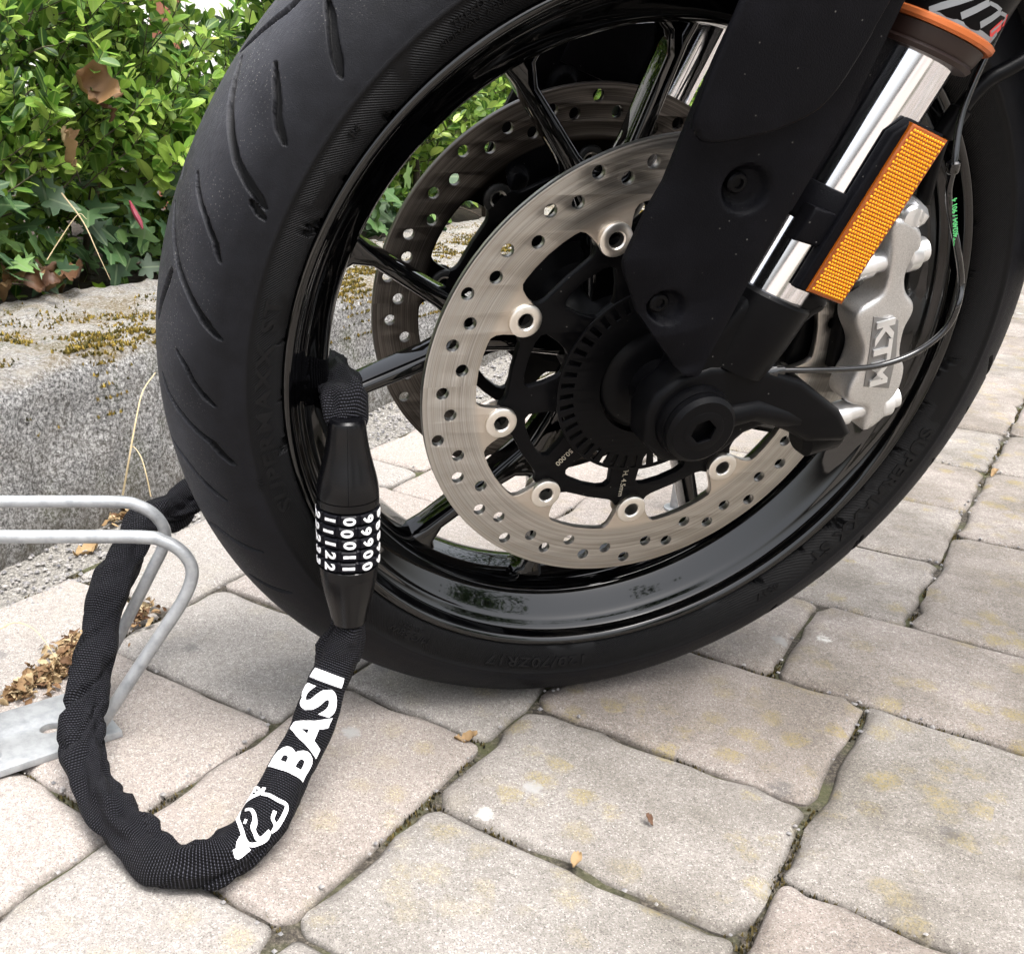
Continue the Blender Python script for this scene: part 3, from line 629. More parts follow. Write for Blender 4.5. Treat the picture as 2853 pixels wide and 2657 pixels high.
# ------------------------------------------------------------------ dry leaves, litter and straw
def dry_mesh(seed, L_=1., wid=.3, curl=1.):
    r_ = random.Random(seed); n_ = 10; V, F, UV = [], [], []
    for i in range(n_ + 1):
        t = i / n_; w_ = wid * math.sin(math.pi * min(.98, max(.03, t)) ** .8) * r_.uniform(.85, 1.1)
        for j in range(5):
            s_ = (j - 2) / 2; V.append(Vector((t * L_ - .5 * L_, s_ * w_, curl * (.35 * s_ * s_ * w_ * 2 + .22 * math.sin(t * 4 + seed) + .10 * r_.uniform(-1, 1) + .12 * math.sin(s_ * 3 + t * 7 + seed) * w_)))); UV.append((.5 + s_ / 2, t))
    for i in range(n_):
        for j in range(4): a = i * 5 + j; F.append((a, a + 5, a + 6, a + 1))
    return V, F, UV
def dry_leaf(p, size, label, yaw, tilt=.4, mat='dry', wid=.32, curl=1., group=None, seed=None, roll=0.):
    V, F, UV = dry_mesh(seed if seed is not None else rnd.randrange(999), 1., wid, curl); me = mesh('dry_leaf', V, F, 0, UV); me.materials.append(M_[mat])
    o = bpy.data.objects.new('dry_leaf', me); col.objects.link(o); o.matrix_basis = Matrix.Translation(p) @ Matrix.Rotation(yaw, 4, 'Z') @ Matrix.Rotation(tilt, 4, 'Y') @ Matrix.Rotation(roll, 4, 'X') @ Matrix.Diagonal((size, size, size, 1))
    return tag(o, label, 'dry leaf', group)
dry_leaf(Vector((-0.5038,0.7223,0.4512)), .062, 'large curled brown leaf caught in the upper hedge', .4, .5, wid=.42, curl=1.3, seed=3, roll=1.0)
dry_leaf(Vector((-0.4975,0.7211,0.4229)), .034, 'narrow brown leaf tip hanging below the large curled one in the hedge', 1.0, 1.2, wid=.22, curl=1.2, seed=5, roll=.6)
dry_leaf(Vector((-0.5311,0.6579,0.376)), .048, 'brown papery leaf hanging lower in the hedge', .9, .9, wid=.42, curl=1., seed=8, roll=.9)
dry_leaf(Vector((-0.536,0.6643,0.3908)), .028, 'pale tan leaf just above the lower brown leaf in the hedge', 1.4, 1.1, mat='husk', wid=.36, seed=9, roll=1.0)
dry_leaf(Vector((-0.5691,0.5717,0.1468)), .075, 'long reddish brown curled leaf lying on the wall top', .55, .1, wid=.16, curl=1.2, seed=12, roll=.8)
dry_leaf(Vector((-0.5707,0.579,0.1511)), .03, 'small tan leaf behind the long reddish leaf on the wall', .9, .3, mat='husk', wid=.4, seed=13, roll=.6)
dry_leaf(Vector((-0.5165,0.6166,0.151)), .034, 'small folded red brown leaf standing on the wall edge', 1.2, .9, wid=.4, curl=1.6, seed=14, roll=.9)
dry_leaf(Vector((-0.5875,0.5289,0.148)), .03, 'pale yellow leaf at the left on the mossy wall top', .2, .2, mat='husk', wid=.4, seed=15, roll=.4)
heap = []
for i in range(14):
    a_ = rnd.uniform(.0, .26); dry_leaf(wl(a_, .285 + rnd.uniform(-.02, .05), .196 + rnd.uniform(0, .022)), rnd.uniform(.028, .05), 'curled brown leaf in the heap between ivy and wall top', rnd.uniform(0, 6.28), rnd.gauss(0, .4), wid=rnd.uniform(.26, .4), curl=.9, mat=rnd.choice(['dry', 'dry', 'dry', 'husk']), group='brown leaf heap at the back of the wall top', roll=rnd.gauss(0, .5))
for i in range(9):
    a_ = rnd.uniform(.5, .66); dry_leaf(wl(a_, .27 + rnd.uniform(-.02, .05), .194 + rnd.uniform(0, .02)), rnd.uniform(.03, .055), 'tan dry leaf on the wall top close beside the tyre', rnd.uniform(0, 6.28), rnd.gauss(0, .4), wid=rnd.uniform(.25, .4), curl=1.2, mat=rnd.choice(['dry', 'husk']), group='tan leaves on the wall top beside the tyre', roll=rnd.gauss(0, .5))
def litter(name, label, pts, n_, spread, hgt, size):
    V, F, UV, tv = [], [], [], []
    for i in range(n_):
        a, b = random.choice(pts); u = random.random(); c = Vector(a).lerp(Vector(b), u); rr = abs(random.gauss(0, 1)); an = random.uniform(0, 6.28); c = c + Vector((math.cos(an), math.sin(an), 0)) * rr * spread; c.z = .004 + max(0, hgt * (1 - rr * .7)) * random.random()
        v, f, uv_ = dry_mesh(random.randrange(200), 1., random.uniform(.14, .30), random.uniform(.3, .9)); s_ = size * random.uniform(.5, 1.3)
        m4 = Matrix.Translation(c) @ Matrix.Rotation(random.uniform(0, 6.28), 4, 'Z') @ Matrix.Rotation(random.gauss(0, .45), 4, 'Y') @ Matrix.Rotation(random.gauss(0, .7), 4, 'X') @ Matrix.Diagonal((s_, s_, s_, 1))
        o = len(V); V += [m4 @ x for x in v]; F += [tuple(x + o for x in g) for g in f]; UV += uv_; tv += [random.random()] * len(v)
    o = part(name, V, F, 'husk', None, 0, UV); tint_attr(o.data, tv); return tag(o, label, 'leaf litter', kind='stuff')
lp = [(-0.4301,-0.0565,0.0),(-0.4201,-0.0316,0.0),(-0.406,-0.0141,0.0),(-0.4034,0.02,0.0),(-0.4035,0.0392,0.0)]
litter('leaf_litter', 'heap of small dry tan leaves swept against the bicycle stand plate', list(zip(lp, lp[1:])), 420, .010, .007, .0115)
lp = [(-0.3578,0.0732,0.0),(-0.3545,0.0947,0.0),(-0.3482,0.1087,0.0)]
litter('leaf_litter', 'small cluster of dry tan leaves on the pavers behind the stand strut', list(zip(lp, lp[1:])), 44, .007, .005, .012)
lp = [(-0.3631,0.0281,0.0),(-0.3614,0.0602,0.0),(-0.3216,0.1179,0.0)]
litter('leaf_litter', 'few tiny leaf crumbs in the joint behind the chain sleeve', list(zip(lp, lp[1:])), 16, .006, .004, .008)
lp = [(-0.4312,0.3094,0.0),(-0.4225,0.3258,-0.0),(-0.4166,0.3425,0.0)]
litter('leaf_litter', 'dry leaves at the foot of the wall behind the chain', list(zip(lp, lp[1:])), 46, .012, .006, .014)
for px, sz, lab, mt in (((-0.0189,-0.2364,0.0), .011, 'small orange tan leaf in the joint of the front pavers', 'husk'), ((-0.0756,-0.1017,0.0), .018, 'thin tan leaf shred in the joint below the tyre', 'husk'), ((0.0379,-0.1964,0.0), .008, 'little brown seed lying on the front right paver', 'dry'), ((0.6771,0.5212,0.0), .013, 'tiny yellow leaf in the joint at the right edge', 'husk'), ((-0.4422,0.2414,0.0), .034, 'single tan leaf leaning on the grit beside the wall foot', 'husk')):
    dry_leaf(Vector(px) + Vector((0, 0, .003)), sz, lab, rnd.uniform(0, 6), .15, mt, .3, 1.)
def straw(pts, label, r0=.0009):
    return tag(part('dry_straw', *tube(catmull(pts, 6), lambda t: r0 * (1 - .6 * t), 5), 'straw', None), label, 'straw')
straw([Vector(p) for p in [(-0.4108,0.2884,0.0447),(-0.4002,0.2847,0.0873),(-0.394,0.2997,0.1226),(-0.3888,0.3222,0.1501),(-0.3793,0.3497,0.164)]], 'tall dry straw leaning against the wall beside the tyre', .0012)
straw([Vector(p) for p in [(-0.3786,0.2783,0.047),(-0.3818,0.278,0.0717),(-0.3878,0.2854,0.0892),(-0.3956,0.2896,0.0988),(-0.399,0.2884,0.0961)]], 'bent dry straw with drooping tip in front of the wall', .0009)
straw([Vector(p) for p in [(-0.5493,0.6677,0.3219),(-0.523,0.6633,0.2863),(-0.5059,0.6577,0.2478),(-0.4932,0.6639,0.2115)]], 'long dry straw hanging diagonally over the ivy', .0011)
straw([Vector(p) for p in [(-0.5671,0.6334,0.2409),(-0.5509,0.6436,0.2652),(-0.5276,0.6566,0.296),(-0.5157,0.6543,0.2908)]], 'thin dry straw crossing the long one over the ivy', .0008)
straw([Vector(p) for p in [(-0.4696,0.0426,0.012),(-0.4601,0.0543,0.012),(-0.4433,0.0458,0.012),(-0.4265,0.024,0.012),(-0.4058,-0.0103,0.012)]], 'dry curved grass stalk lying on the paver beside the leaf heap', .0007)
tag(part('red_leaf_stalk', *tube(catmull([Vector(p) for p in [(-0.4791,0.7577,0.3046),(-0.47,0.7414,0.2919),(-0.4623,0.736,0.2793),(-0.4584,0.732,0.2701)]], 5), lambda t: .004 * math.sin(math.pi * (.12 + .8 * t)), 8), 'redstalk', None), 'crimson rolled leaf hanging in the shade above the ivy', 'leaf')
# ================================================================== MOTORCYCLE (front end)
bike = tag(empty('motorcycle', (0, 0, 0)), 'black motorcycle of which the front wheel, fork and brakes are seen', 'motorcycle')
# ---- tyre
half = [(0, .306), (.010, .3052), (.020, .3027), (.030, .2982), (.040, .2912), (.048, .2835), (.054, .275), (.0585, .2655), (.0605, .2585)]
def interp_half(z): return np.interp(abs(z), [p[0] for p in half], [p[1] for p in half])
cm = catmull([Vector((z, r, 0)) for z, r in half], 15); crown = [(p.y, p.x) for p in cm]               # (r,z) crown -> shoulder
sidew = [(.2575, .0610), (.2560, .0606), (.2550, .0600), (.2520, .0600), (.2480, .0596), (.2440, .0588), (.2400, .0574), (.2370, .0558), (.2350, .0540), (.2330, .0500), (.2300, .0440)]
hp = crown + sidew; prof = [(r, -z) for r, z in hp[::-1]] + hp[1:]
NA = 2500; m_ = len(prof); vlen = [0.]
for a, b in zip(hp, hp[1:]): vlen.append(vlen[-1] + math.hypot(b[0] - a[0], b[1] - a[1]))
vfull = vlen[::-1] + vlen[1:]
th = np.radians(np.arange(NA) * 360 / NA); pr = np.array(prof)
rr = np.repeat(pr[None, :, 0], NA, 0); zz = np.repeat(pr[None, :, 1], NA, 0); tt = np.repeat(th[:, None], m_, 1); nm = np.gradient(pr, axis=0); nn_ = np.stack([nm[:, 1], -nm[:, 0]], 1); nn_ /= np.linalg.norm(nn_, axis=1)[:, None]
grooves = [   # (angle deg, mm across) centre lines of the tread grooves with half width in mm
 ([(145.75,7.1),(147.78,15.5),(150.02,24.7),(151.68,32.4),(153.75,41.9),(155.02,49.7),(155.94,54.6),(156.69,57.0)], 2.7),
 ([(156.81,54.0),(157.37,56.2),(157.97,58.0)], 1.6),
 ([(157.55,22.6),(158.78,27.0),(159.74,31.8),(161.29,40.2),(162.96,47.0),(164.7,50.6)], 1.8),
 ([(162.11,4.8),(164.12,14.3),(166.12,22.7),(167.93,30.6),(169.56,38.0),(170.9,44.0),(172.26,49.8),(172.18,48.8),(173.12,52.6),(173.74,55.1)], 2.3),
 ([(143.76,35.0),(145.16,41.1),(146.34,45.6),(147.54,48.4),(148.66,51.9),(149.46,54.6)], 2.2),
 ([(135.81,34.9),(136.74,42.2),(138.01,48.3),(138.86,52.0),(140.12,56.1)], 2.8),
 ([(137.7,21.1),(139.27,18.8),(141.23,13.4),(143.6,5.9),(145.42,-1.8)], 2.6),
 ([(168.58,23.3),(170.82,19.3),(173.15,14.2),(175.16,10.8)], 2.6),
 ([(177.29,34.4),(178.68,40.7),(180.42,45.2),(181.93,50.4),(182.93,53.8)], 1.8),
 ([(181.58,17.8),(183.27,22.7),(185.25,33.6),(186.81,42.5),(188.34,50.8),(191.47,56.6)], 2.2),
 ([(190.66,15.0),(192.31,28.8),(194.17,36.4),(195.95,43.7),(197.43,49.6)], 1.9),
 ([(203.37,10.8),(202.82,32.0),(204.97,44.3),(206.79,53.8)], 2.0),
 ([(212.06,34.0),(213.88,43.4),(215.61,52.7)], 2.2),
]
dep = np.zeros_like(rr); arc = tt * .295
def carve(pl, hw, shift=0., mirror=1):
    pl = [(R(a + shift) * .295, z / 1000 * mirror) for a, z in pl]
    if len(pl) < 2: return
    lo, hi = min(p[0] for p in pl) - .01, max(p[0] for p in pl) + .01; ncrow = arc[:, 0]; sel = np.where(((ncrow - lo) % (2 * math.pi * .295)) < (hi - lo))[0]
    if not len(sel): return
    A_ = lo + ((arc[sel] - lo) % (2 * math.pi * .295)); Zs = zz[sel]; best = np.full(A_.shape, 9.); tot = len(pl) - 1
    for i in range(tot):
        (x0, y0), (x1, y1) = pl[i], pl[i + 1]; dx, dy = x1 - x0, y1 - y0; L2 = dx * dx + dy * dy + 1e-12; u = np.clip(((A_ - x0) * dx + (Zs - y0) * dy) / L2, 0, 1)
        d = np.hypot(A_ - x0 - u * dx, Zs - y0 - u * dy); g = (i + u) / tot; w_ = .85 * hw / 1000 * np.clip(1.25 * np.sin(math.pi * (.10 + .84 * g)) ** .6, .42, 1); best = np.minimum(best, d / w_)
    k_ = np.clip((1.08 - best) / .17, 0, 1); dep[sel] = np.maximum(dep[sel], k_ * k_ * (3 - 2 * k_))
for pl, hw in grooves:
    carve(pl, hw); carve(pl, hw, 168.); carve(pl, hw, 14., -1); carve(pl, hw, 182., -1)
X = rr + nn_[None, :, 0] * 0; off = -dep * .0042
r2 = rr + off * nn_[None, :, 0] * np.sign(nn_[m_ // 2, 0]); z2 = zz + off * nn_[None, :, 1] * np.sign(nn_[m_ // 2, 0])
xyz = np.stack([r2 * np.cos(tt), r2 * np.sin(tt), z2], -1).reshape(-1, 3)
wz = WC.z + xyz @ np.array([BX.z, BY.z, BZ.z])                      # flatten the contact patch on the paving
low = wz < .0012; dn = np.array([BX.z, BY.z, BZ.z]); xyz[low] += (0.0012 - wz[low])[:, None] * dn[None, :]
me = bpy.data.meshes.new('tyre'); i0 = (np.arange(NA)[:, None] * m_ + np.arange(m_ - 1)[None, :]); i1 = (((np.arange(NA) + 1) % NA)[:, None] * m_ + np.arange(m_ - 1)[None, :])
quads = np.stack([i0, i1, i1 + 1, i0 + 1], -1).reshape(-1, 4)
me.vertices.add(len(xyz)); me.vertices.foreach_set('co', xyz.astype(np.float32).ravel()); me.loops.add(quads.size); me.loops.foreach_set('vertex_index', quads.ravel().astype(np.int32)); me.polygons.add(len(quads)); me.polygons.foreach_set('loop_start', (np.arange(len(quads)) * 4).astype(np.int32))
me.update(calc_edges=True); me.polygons.foreach_set('use_smooth', np.ones(len(quads), dtype=bool))
uvv = np.stack([np.repeat((th * .245)[:, None], m_, 1), np.repeat(np.array(vfull)[None, :], NA, 0)], -1).reshape(-1, 2); ul = me.uv_layers.new(name='UVMap'); ul.data.foreach_set('uv', uvv[quads.ravel()].astype(np.float32).ravel()); me.validate()
ga_ = me.attributes.new('groove', 'FLOAT', 'POINT'); ga_.data.foreach_set('value', dep.ravel().astype(np.float32))
me.materials.append(M_['tyre']); tyre = bpy.data.objects.new('tyre', me); col.objects.link(tyre); tyre.parent = bike; tyre.matrix_basis = WB
tag(tyre, 'worn black sport tyre with curved grooves and dusty crown with painted sky sheen')
# ---- writing on the sidewall
sw_r = [p[0] for p in sidew][::-1]; sw_z = [p[1] for p in sidew][::-1]
def sidewall_text(body, size, ang, rad, flip=False, sx=1., bold=0., space=1.):
    V, F = text2d(body, size, 0, .0009, sx, bold, 'CENTER', space); out = []
    for v in V:
        if flip: r_, a = rad - v.y, R(ang) + v.x / rad
        else: r_, a = rad + v.y, R(ang) - v.x / rad
        out.append((r_ * math.cos(a), r_ * math.sin(a), float(np.interp(r_, sw_r, sw_z)) + .0003 + v.z))
    wpart('lettering', out, F, 'tyre_letter', tyre, 30)
sidewall_text('SUPERMAXX ST', .0125, 184, .2462, sx=1.5, bold=.0004, space=1.15)
sidewall_text('120/70ZR17', .0115, 262.5, .2458, sx=1.35, bold=.0002, space=1.1)
sidewall_text('M/C 58W', .0075, 236, .2462, sx=1.2)
sidewall_text('MA-ST2-F', .0045, 235.5, .2405, sx=1.2)
sidewall_text('SUPERMAXX ST', .0125, 332, .2462, sx=1.35, bold=.0004, space=1.1)
sidewall_text('4517', .0085, 308, .2470, flip=False, sx=1.2)
sidewall_text('TREAD 2 PLIES NYLON', .0050, 120, .2500, sx=1.25)
sidewall_text('SIDEWALL 2 PLIES POLYESTER', .0046, 121, .2445, sx=1.2)
sidewall_text('TWI', .0046, 195, .2565)
sidewall_text('E4', .007, 143.5, .2470)
# ---- rim, spokes, hub
rh = [(.2340, .0440), (.2345, .0500), (.2343, .0528), (.2330, .0545), (.2312, .0550), (.2295, .0545), (.2275, .0528), (.2258, .0495), (.2240, .0462), (.2215, .0438), (.2190, .0420), (.2165, .0392), (.2100, .0338), (.2045, .0290), (.2015, .0255), (.1995, .0215), (.1978, .0160), (.1968, .0090), (.1965, 0)]
rp = rh + [(r, -z) for r, z in rh[-2::-1]] + [(.226, -.040), (.215, -.03), (.206, -.012), (.206, .012), (.215, .03), (.226, .040)]
cmr = [(p.x, p.y) for p in catmull([Vector((r, z, 0)) for r, z in rp], 3)]
rim = wpart('rim', *lathe(cmr, 260, True), 'gloss_black', bike, 50)
def spoke_outline():
    # Y spoke, trunk along +x, two arms spreading to the rim
    up = [(.030, .0135), (.070, .0115), (.088, .0125), (.100, .0175), (.130, .0295), (.160, .0440), (.178, .0530), (.188, .0600), (.1965, .0720)]
    rim_pts = [(.2005, .066), (.2015, .054), (.2020, .044)]
    inn = [(.1965, .0340), (.1880, .0405), (.1750, .0400), (.1550, .0295), (.1300, .0165), (.1180, .0085), (.1150, 0)]
    top = up + rim_pts + inn; return top + [(x, -y) for x, y in top[-2::-1]]
so = spoke_outline()
for k_ in range(5):
    a = R(103.3 + 72 * k_); wpart('spoke', *flat([[rot2(p, a) for p in so]], -.013, .013, .0055, 3), 'gloss_black', rim, 50)
hubp = [(.0, -.066), (.030, -.066), (.046, -.062), (.047, -.056), (.034, -.050), (.030, -.030), (.034, -.015), (.036, 0), (.034, .015), (.030, .030), (.034, .050), (.047, .056), (.046, .062), (.030, .066), (.0, .066)]
wpart('hub', *lathe(hubp, 48), 'satin_black', rim, 40)
# ---- brake discs
RH = [.1418, .1315, .1370, .1268, .1372, .1320]
def disc(sgn, a_b, zf, mat):
    z0, z1 = (zf - .005, zf) if sgn > 0 else (zf - .005, zf)
    loops = [circ(.150, 220)]
    for k_ in range(54): a = R(a_b + k_ * 360 / 54); r_ = RH[k_ % 6]; loops.append(circ(.0040, 16, r_ * math.cos(a), r_ * math.sin(a)))
    inn = []
    for k_ in range(9):
        c0 = a_b + 40 * k_
        tab = [(-11.0, .1155), (-9.2, .1150), (-7.9, .1125), (-7.0, .1085), (-6.2, .1030), (-5.5, .0985), (-4.3, .0935), (-2.2, .0908), (0, .0902), (2.2, .0908), (4.3, .0935), (5.5, .0985), (6.2, .1030), (7.0, .1085), (7.9, .1125), (9.2, .1150), (11., .1155), (15, .1158), (20, .1160), (25, .1158)]
        inn += [(r_ * math.cos(R(c0 + d)), r_ * math.sin(R(c0 + d))) for d, r_ in tab]
    for k_ in range(9):
        a = R(a_b + 40 * k_); loops.append(circ(.0054, 18, .100 * math.cos(a), .100 * math.sin(a)))
    d = wpart('brake_disc', *flat(loops + [inn], z0, z1, .0004, 1), mat, bike, 30)
    # black carrier
    out = []; arms = a_b - 5
    for k_ in range(9):
        c0 = a_b + 40 * k_
        for dd, r_ in [(-20, .0930), (-14, .0930), (-9.5, .0938), (-7.4, .0955), (-6, .0985), (-3.5, .0992), (0, .0995), (3.5, .0992), (6, .0985), (7.4, .0955), (9.5, .0938), (14, .0930)]: out.append((r_ * math.cos(R(c0 + dd)), r_ * math.sin(R(c0 + dd))))
    loops = [out, circ(.030, 48)]
    for k_ in range(9):
        c0 = arms + 40 * k_ + 20; w_ = []
        for dd, r_ in [(-13.0, .0800), (-11.5, .0828), (-8, .0840), (0, .0842), (8, .0840), (11.5, .0828), (13., .0800), (11.5, .0700), (8.5, .0620), (6, .0590), (0, .0585), (-6, .0590), (-8.5, .0620), (-11.5, .0700)]: w_.append((r_ * math.cos(R(c0 + dd)), r_ * math.sin(R(c0 + dd))))
        loops.append(w_)
    zc = zf - .0055 if sgn > 0 else zf + .0005
    wpart('carrier', *flat(loops, zc - .0035, zc + .0025, .0008, 1), 'satin_black', d, 30)
    for k_ in range(9):
        a = R(a_b + 40 * k_); cx, cy = .100 * math.cos(a), .100 * math.sin(a)
        pf = [(.0046, -.0075), (.0048, .0018), (.0056, .0026), (.0092, .0026), (.0102, .0018), (.0104, .0002), (.0104, -.0004), (.0075, -.0008), (.0075, -.0085), (.0104, -.0088), (.0104, -.0104), (.0046, -.0104)]
        v, f = revolve((cx, cy, zf - .0085), (cx, cy, zf), [(0, .0046), (.0015, .0046), (.002, .0030), (.0005, .0026)], 6); wpart('bobbin_shade', v, f, 'disc_edge', d, 20)  # black floor standing in for the shade inside the bobbin hole
        if sgn < 0: pf = [(r_, z_ if z_ < -.004 else z_) for r_, z_ in pf]
        v, f = lathe(pf, 28, True); wpart('bobbin', [(x + cx, y + cy, z + zf) for x, y, z in v], f, 'steel' if sgn > 0 else 'disc_edge', d, 40)
        if sgn < 0: v, f = lathe([(.0046, -.007), (.0046, .0024), (.0060, .0030), (.0060, .0026)], 24); wpart('bobbin_sleeve', [(x + cx, y + cy, z + zf) for x, y, z in v], f, 'steel', d, 40)
    for k_ in range(5):
        a = R(139.3 + 72 * k_); c = (.039 * math.cos(a), .039 * math.sin(a)); zb = zf - .003 if sgn > 0 else zf + .003
        wpart('bolt', *revolve((*c, zb), (*c, zb + sgn * .01), [(0, .0068), (.0035, .0068), (.0048, .0058), (.005, .0034), (.0036, .0030)], 18), 'satin_black', d, 40)
    return d
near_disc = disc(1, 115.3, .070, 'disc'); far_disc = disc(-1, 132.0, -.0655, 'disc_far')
tag(near_disc, 'bright drilled brake disc facing the camera'); tag(far_disc, 'brownish drilled brake disc on the far side of the wheel')
def flat_text(parent, body, size, x, y, z, ang, mat, sx=1., bold=0., th=.0003):
    V, F = text2d(body, size, 0, th, sx, bold); a = R(ang); wpart('print', [(x + p[0], y + p[1], z + v.z) for v in V for p in [rot2((v.x, v.y), a)]], F, mat, parent, 20)
a = R(115.3 + 40 * 4 - 5); flat_text(near_disc, 'MIN.TH. 4.5mm', .0052, .0735 * math.cos(a), .0735 * math.sin(a), .0678, math.degrees(a), 'gold_print')
a = R(115.3 + 40 * 3 - 5); flat_text(near_disc, '50.000', .0052, .0735 * math.cos(a), .0735 * math.sin(a), .0678, math.degrees(a), 'gold_print')
# ABS tone ring
loops = [circ(.0645, 96), circ(.036, 48)]
for k_ in range(48):
    a = R(k_ * 7.5); w_ = .0017; lp = [rot2((x, y), a) for x, y in ((.0535, -w_ * .85), (.0625, -w_), (.0625, w_), (.0535, w_ * .85))]; loops.append(lp)
wpart('tone_ring', *flat(loops, .0745, .0762, .0002, 1), 'satin_black', bike, 25)
wpart('hub_cap', *lathe([(.034, .066), (.034, .073), (.030, .0765), (.024, .0775), (.0175, .079), (.0165, .098), (.0, .098)], 40), 'satin_black', bike, 35)
wpart('hub_cap', *lathe([(.0, -.092), (.0275, -.092), (.028, -.081), (.036, -.078), (.036, -.066)], 40), 'satin_black', bike, 35)

# ---- fork legs, built once in the frame of a leg and mirrored across the wheel
FA = Vector((.3340, .9426, 0)); FP = Vector((.9426, -.3340, 0)); F0 = Vector((.0150, 0, 0)); FZ = .108       # axis, rearward normal, foot of the axis
def fk(s, p, z): return F0 + FA * s + FP * p + Vector((0, 0, z))
def mirror(VF): return [Vector((v[0], v[1], -v[2])) for v in VF[0]], [f[::-1] for f in VF[1]]
def ring_on_fork(prof, n=40): return revolve(fk(0, 0, FZ), fk(1, 0, FZ), prof, n)
def guard_grid():
    L_ = [(-0.0254,0.2217,0.118),(-0.032,0.1978,0.118),(-0.0382,0.1735,0.118),(-0.0459,0.1363,0.118),(-0.0523,0.1208,0.118),(-0.0595,0.0941,0.118),(-0.0579,0.0879,0.118),(-0.0515,0.0774,0.118),(-0.0454,0.0654,0.118),(-0.0357,0.0532,0.126),(-0.0186,0.0344,0.126),(-0.0146,0.0314,0.131),(-0.0106,0.0298,0.131)]
    R_ = [(0.0492,0.2245,0.134),(0.0378,0.1727,0.134),(0.0215,0.1257,0.134),(0.0226,0.1319,0.134),(0.0085,0.0893,0.134),(0.0022,0.0651,0.134),(-0.0037,0.0455,0.134),(-0.0063,0.0336,0.134),(-0.008,0.0313,0.134)]
    L_ = [Vector(p) for p in L_]; R_ = [Vector(p) for p in R_]; L_ = [L_[0] + FA * .12] + L_; R_ = [R_[0] + FA * .12] + R_
    def resample(P, n):
        d = [0.]
        for a, b in zip(P, P[1:]): d.append(d[-1] + (b - a).length)
        out = []
        for i in range(n):
            t = d[-1] * i / (n - 1); j = max(q for q in range(len(d)) if d[q] <= t + 1e-9); j = min(j, len(P) - 2); out.append(P[j].lerp(P[j + 1], (t - d[j]) / max(1e-9, d[j + 1] - d[j])))
        return out
    n_, c_ = 190, 52; L2, R2 = resample(L_, n_), resample(R_, n_); V, F = [], []
    for a, b in zip(L2, R2):
        w_ = (b - a).length
        for j in range(c_):
            u = j / (c_ - 1); p = a.lerp(b, u); p.z += min(.009, w_ * .12) * (1 - (2 * u - 1) ** 4) * .45; V.append(p)
    for i in range(n_ - 1):
        for j in range(c_ - 1): q = i * c_ + j; F.append((q, q + c_, q + c_ + 1, q + 1))
    for bx, by, rr_ in ((*(-0.0063,0.1362), .0125), (*(-0.0321,0.0704), .0100)):
        for v in V:
            d = math.hypot(v.x - bx, v.y - by) / rr_; k_ = max(0., min(1., (1.06 - d) / .35)); v.z -= .0062 * k_ * k_ * (3 - 2 * k_)
    # thickness
    o = len(V); V2 = [v - Vector((0, 0, .0042)) for v in V]; F2 = [tuple(x + o for x in f[::-1]) for f in F]
    ring = [i * c_ for i in range(n_)] + [(n_ - 1) * c_ + j for j in range(1, c_)] + [i * c_ + c_ - 1 for i in range(n_ - 2, -1, -1)] + [j for j in range(c_ - 2, 0, -1)]
    return V + V2, F + F2 + [(ring[i], o + ring[i], o + ring[(i + 1) % len(ring)], ring[(i + 1) % len(ring)]) for i in range(len(ring))]
def guard_z(x, y, GV):
    return min(GV, key=lambda v: (v.x - x) ** 2 + (v.y - y) ** 2).z
GV, GF = guard_grid()
foot_poly = [(-.030, .004), (-.026, .017), (-.014, .028), (.004, .034), (.022, .034), (.040, .031), (.068, .0223), (.102, .000), (.1154, -.016), (.110, -.0222), (.0850, -.0212), (.0700, -.0135), (.0528, -.0065), (.0387, -.0125), (.028, -.0240), (.010, -.0305), (-.012, -.0285), (-.026, -.016)]
upper_poly = [(-.012, .022), (.030, .0155), (.0405, .0183), (.0467, .0301), (.0600, .0560), (.0700, .0640), (.070, .072), (.058, .080), (.022, .078), (.006, .060)]
def cal_outline():
    return [(0.119,0.11),(0.1335,0.1053),(0.1408,0.0941),(0.1369,0.079),(0.1411,0.0663),(0.1499,0.0581),(0.1523,0.051),(0.1508,0.0398),(0.1544,0.0239),(0.1614,0.014),(0.1637,-0.0004),(0.16,-0.0114),(0.1606,-0.0217),(0.149,-0.0314),(0.1452,-0.0151),(0.1293,-0.0098),(0.1248,-0.0007),(0.1274,0.0165),(0.1248,0.0293),(0.1143,0.0441),(0.1132,0.0542),(0.1254,0.0647),(0.1227,0.085),(0.1163,0.1037)]
def smooth_loop(P, per=4):
    P = [Vector((*p, 0)) for p in P]; n_ = len(P); out = []
    for i in range(n_):
        a, b, c, d = P[i - 1], P[i], P[(i + 1) % n_], P[(i + 2) % n_]
        for k_ in range(per):
            t = k_ / per; v = .5 * ((2 * b) + (c - a) * t + (2 * a - 5 * b + 4 * c - d) * t * t + (3 * b - a - 3 * c + d) * t ** 3); out.append((v.x, v.y))
    return out
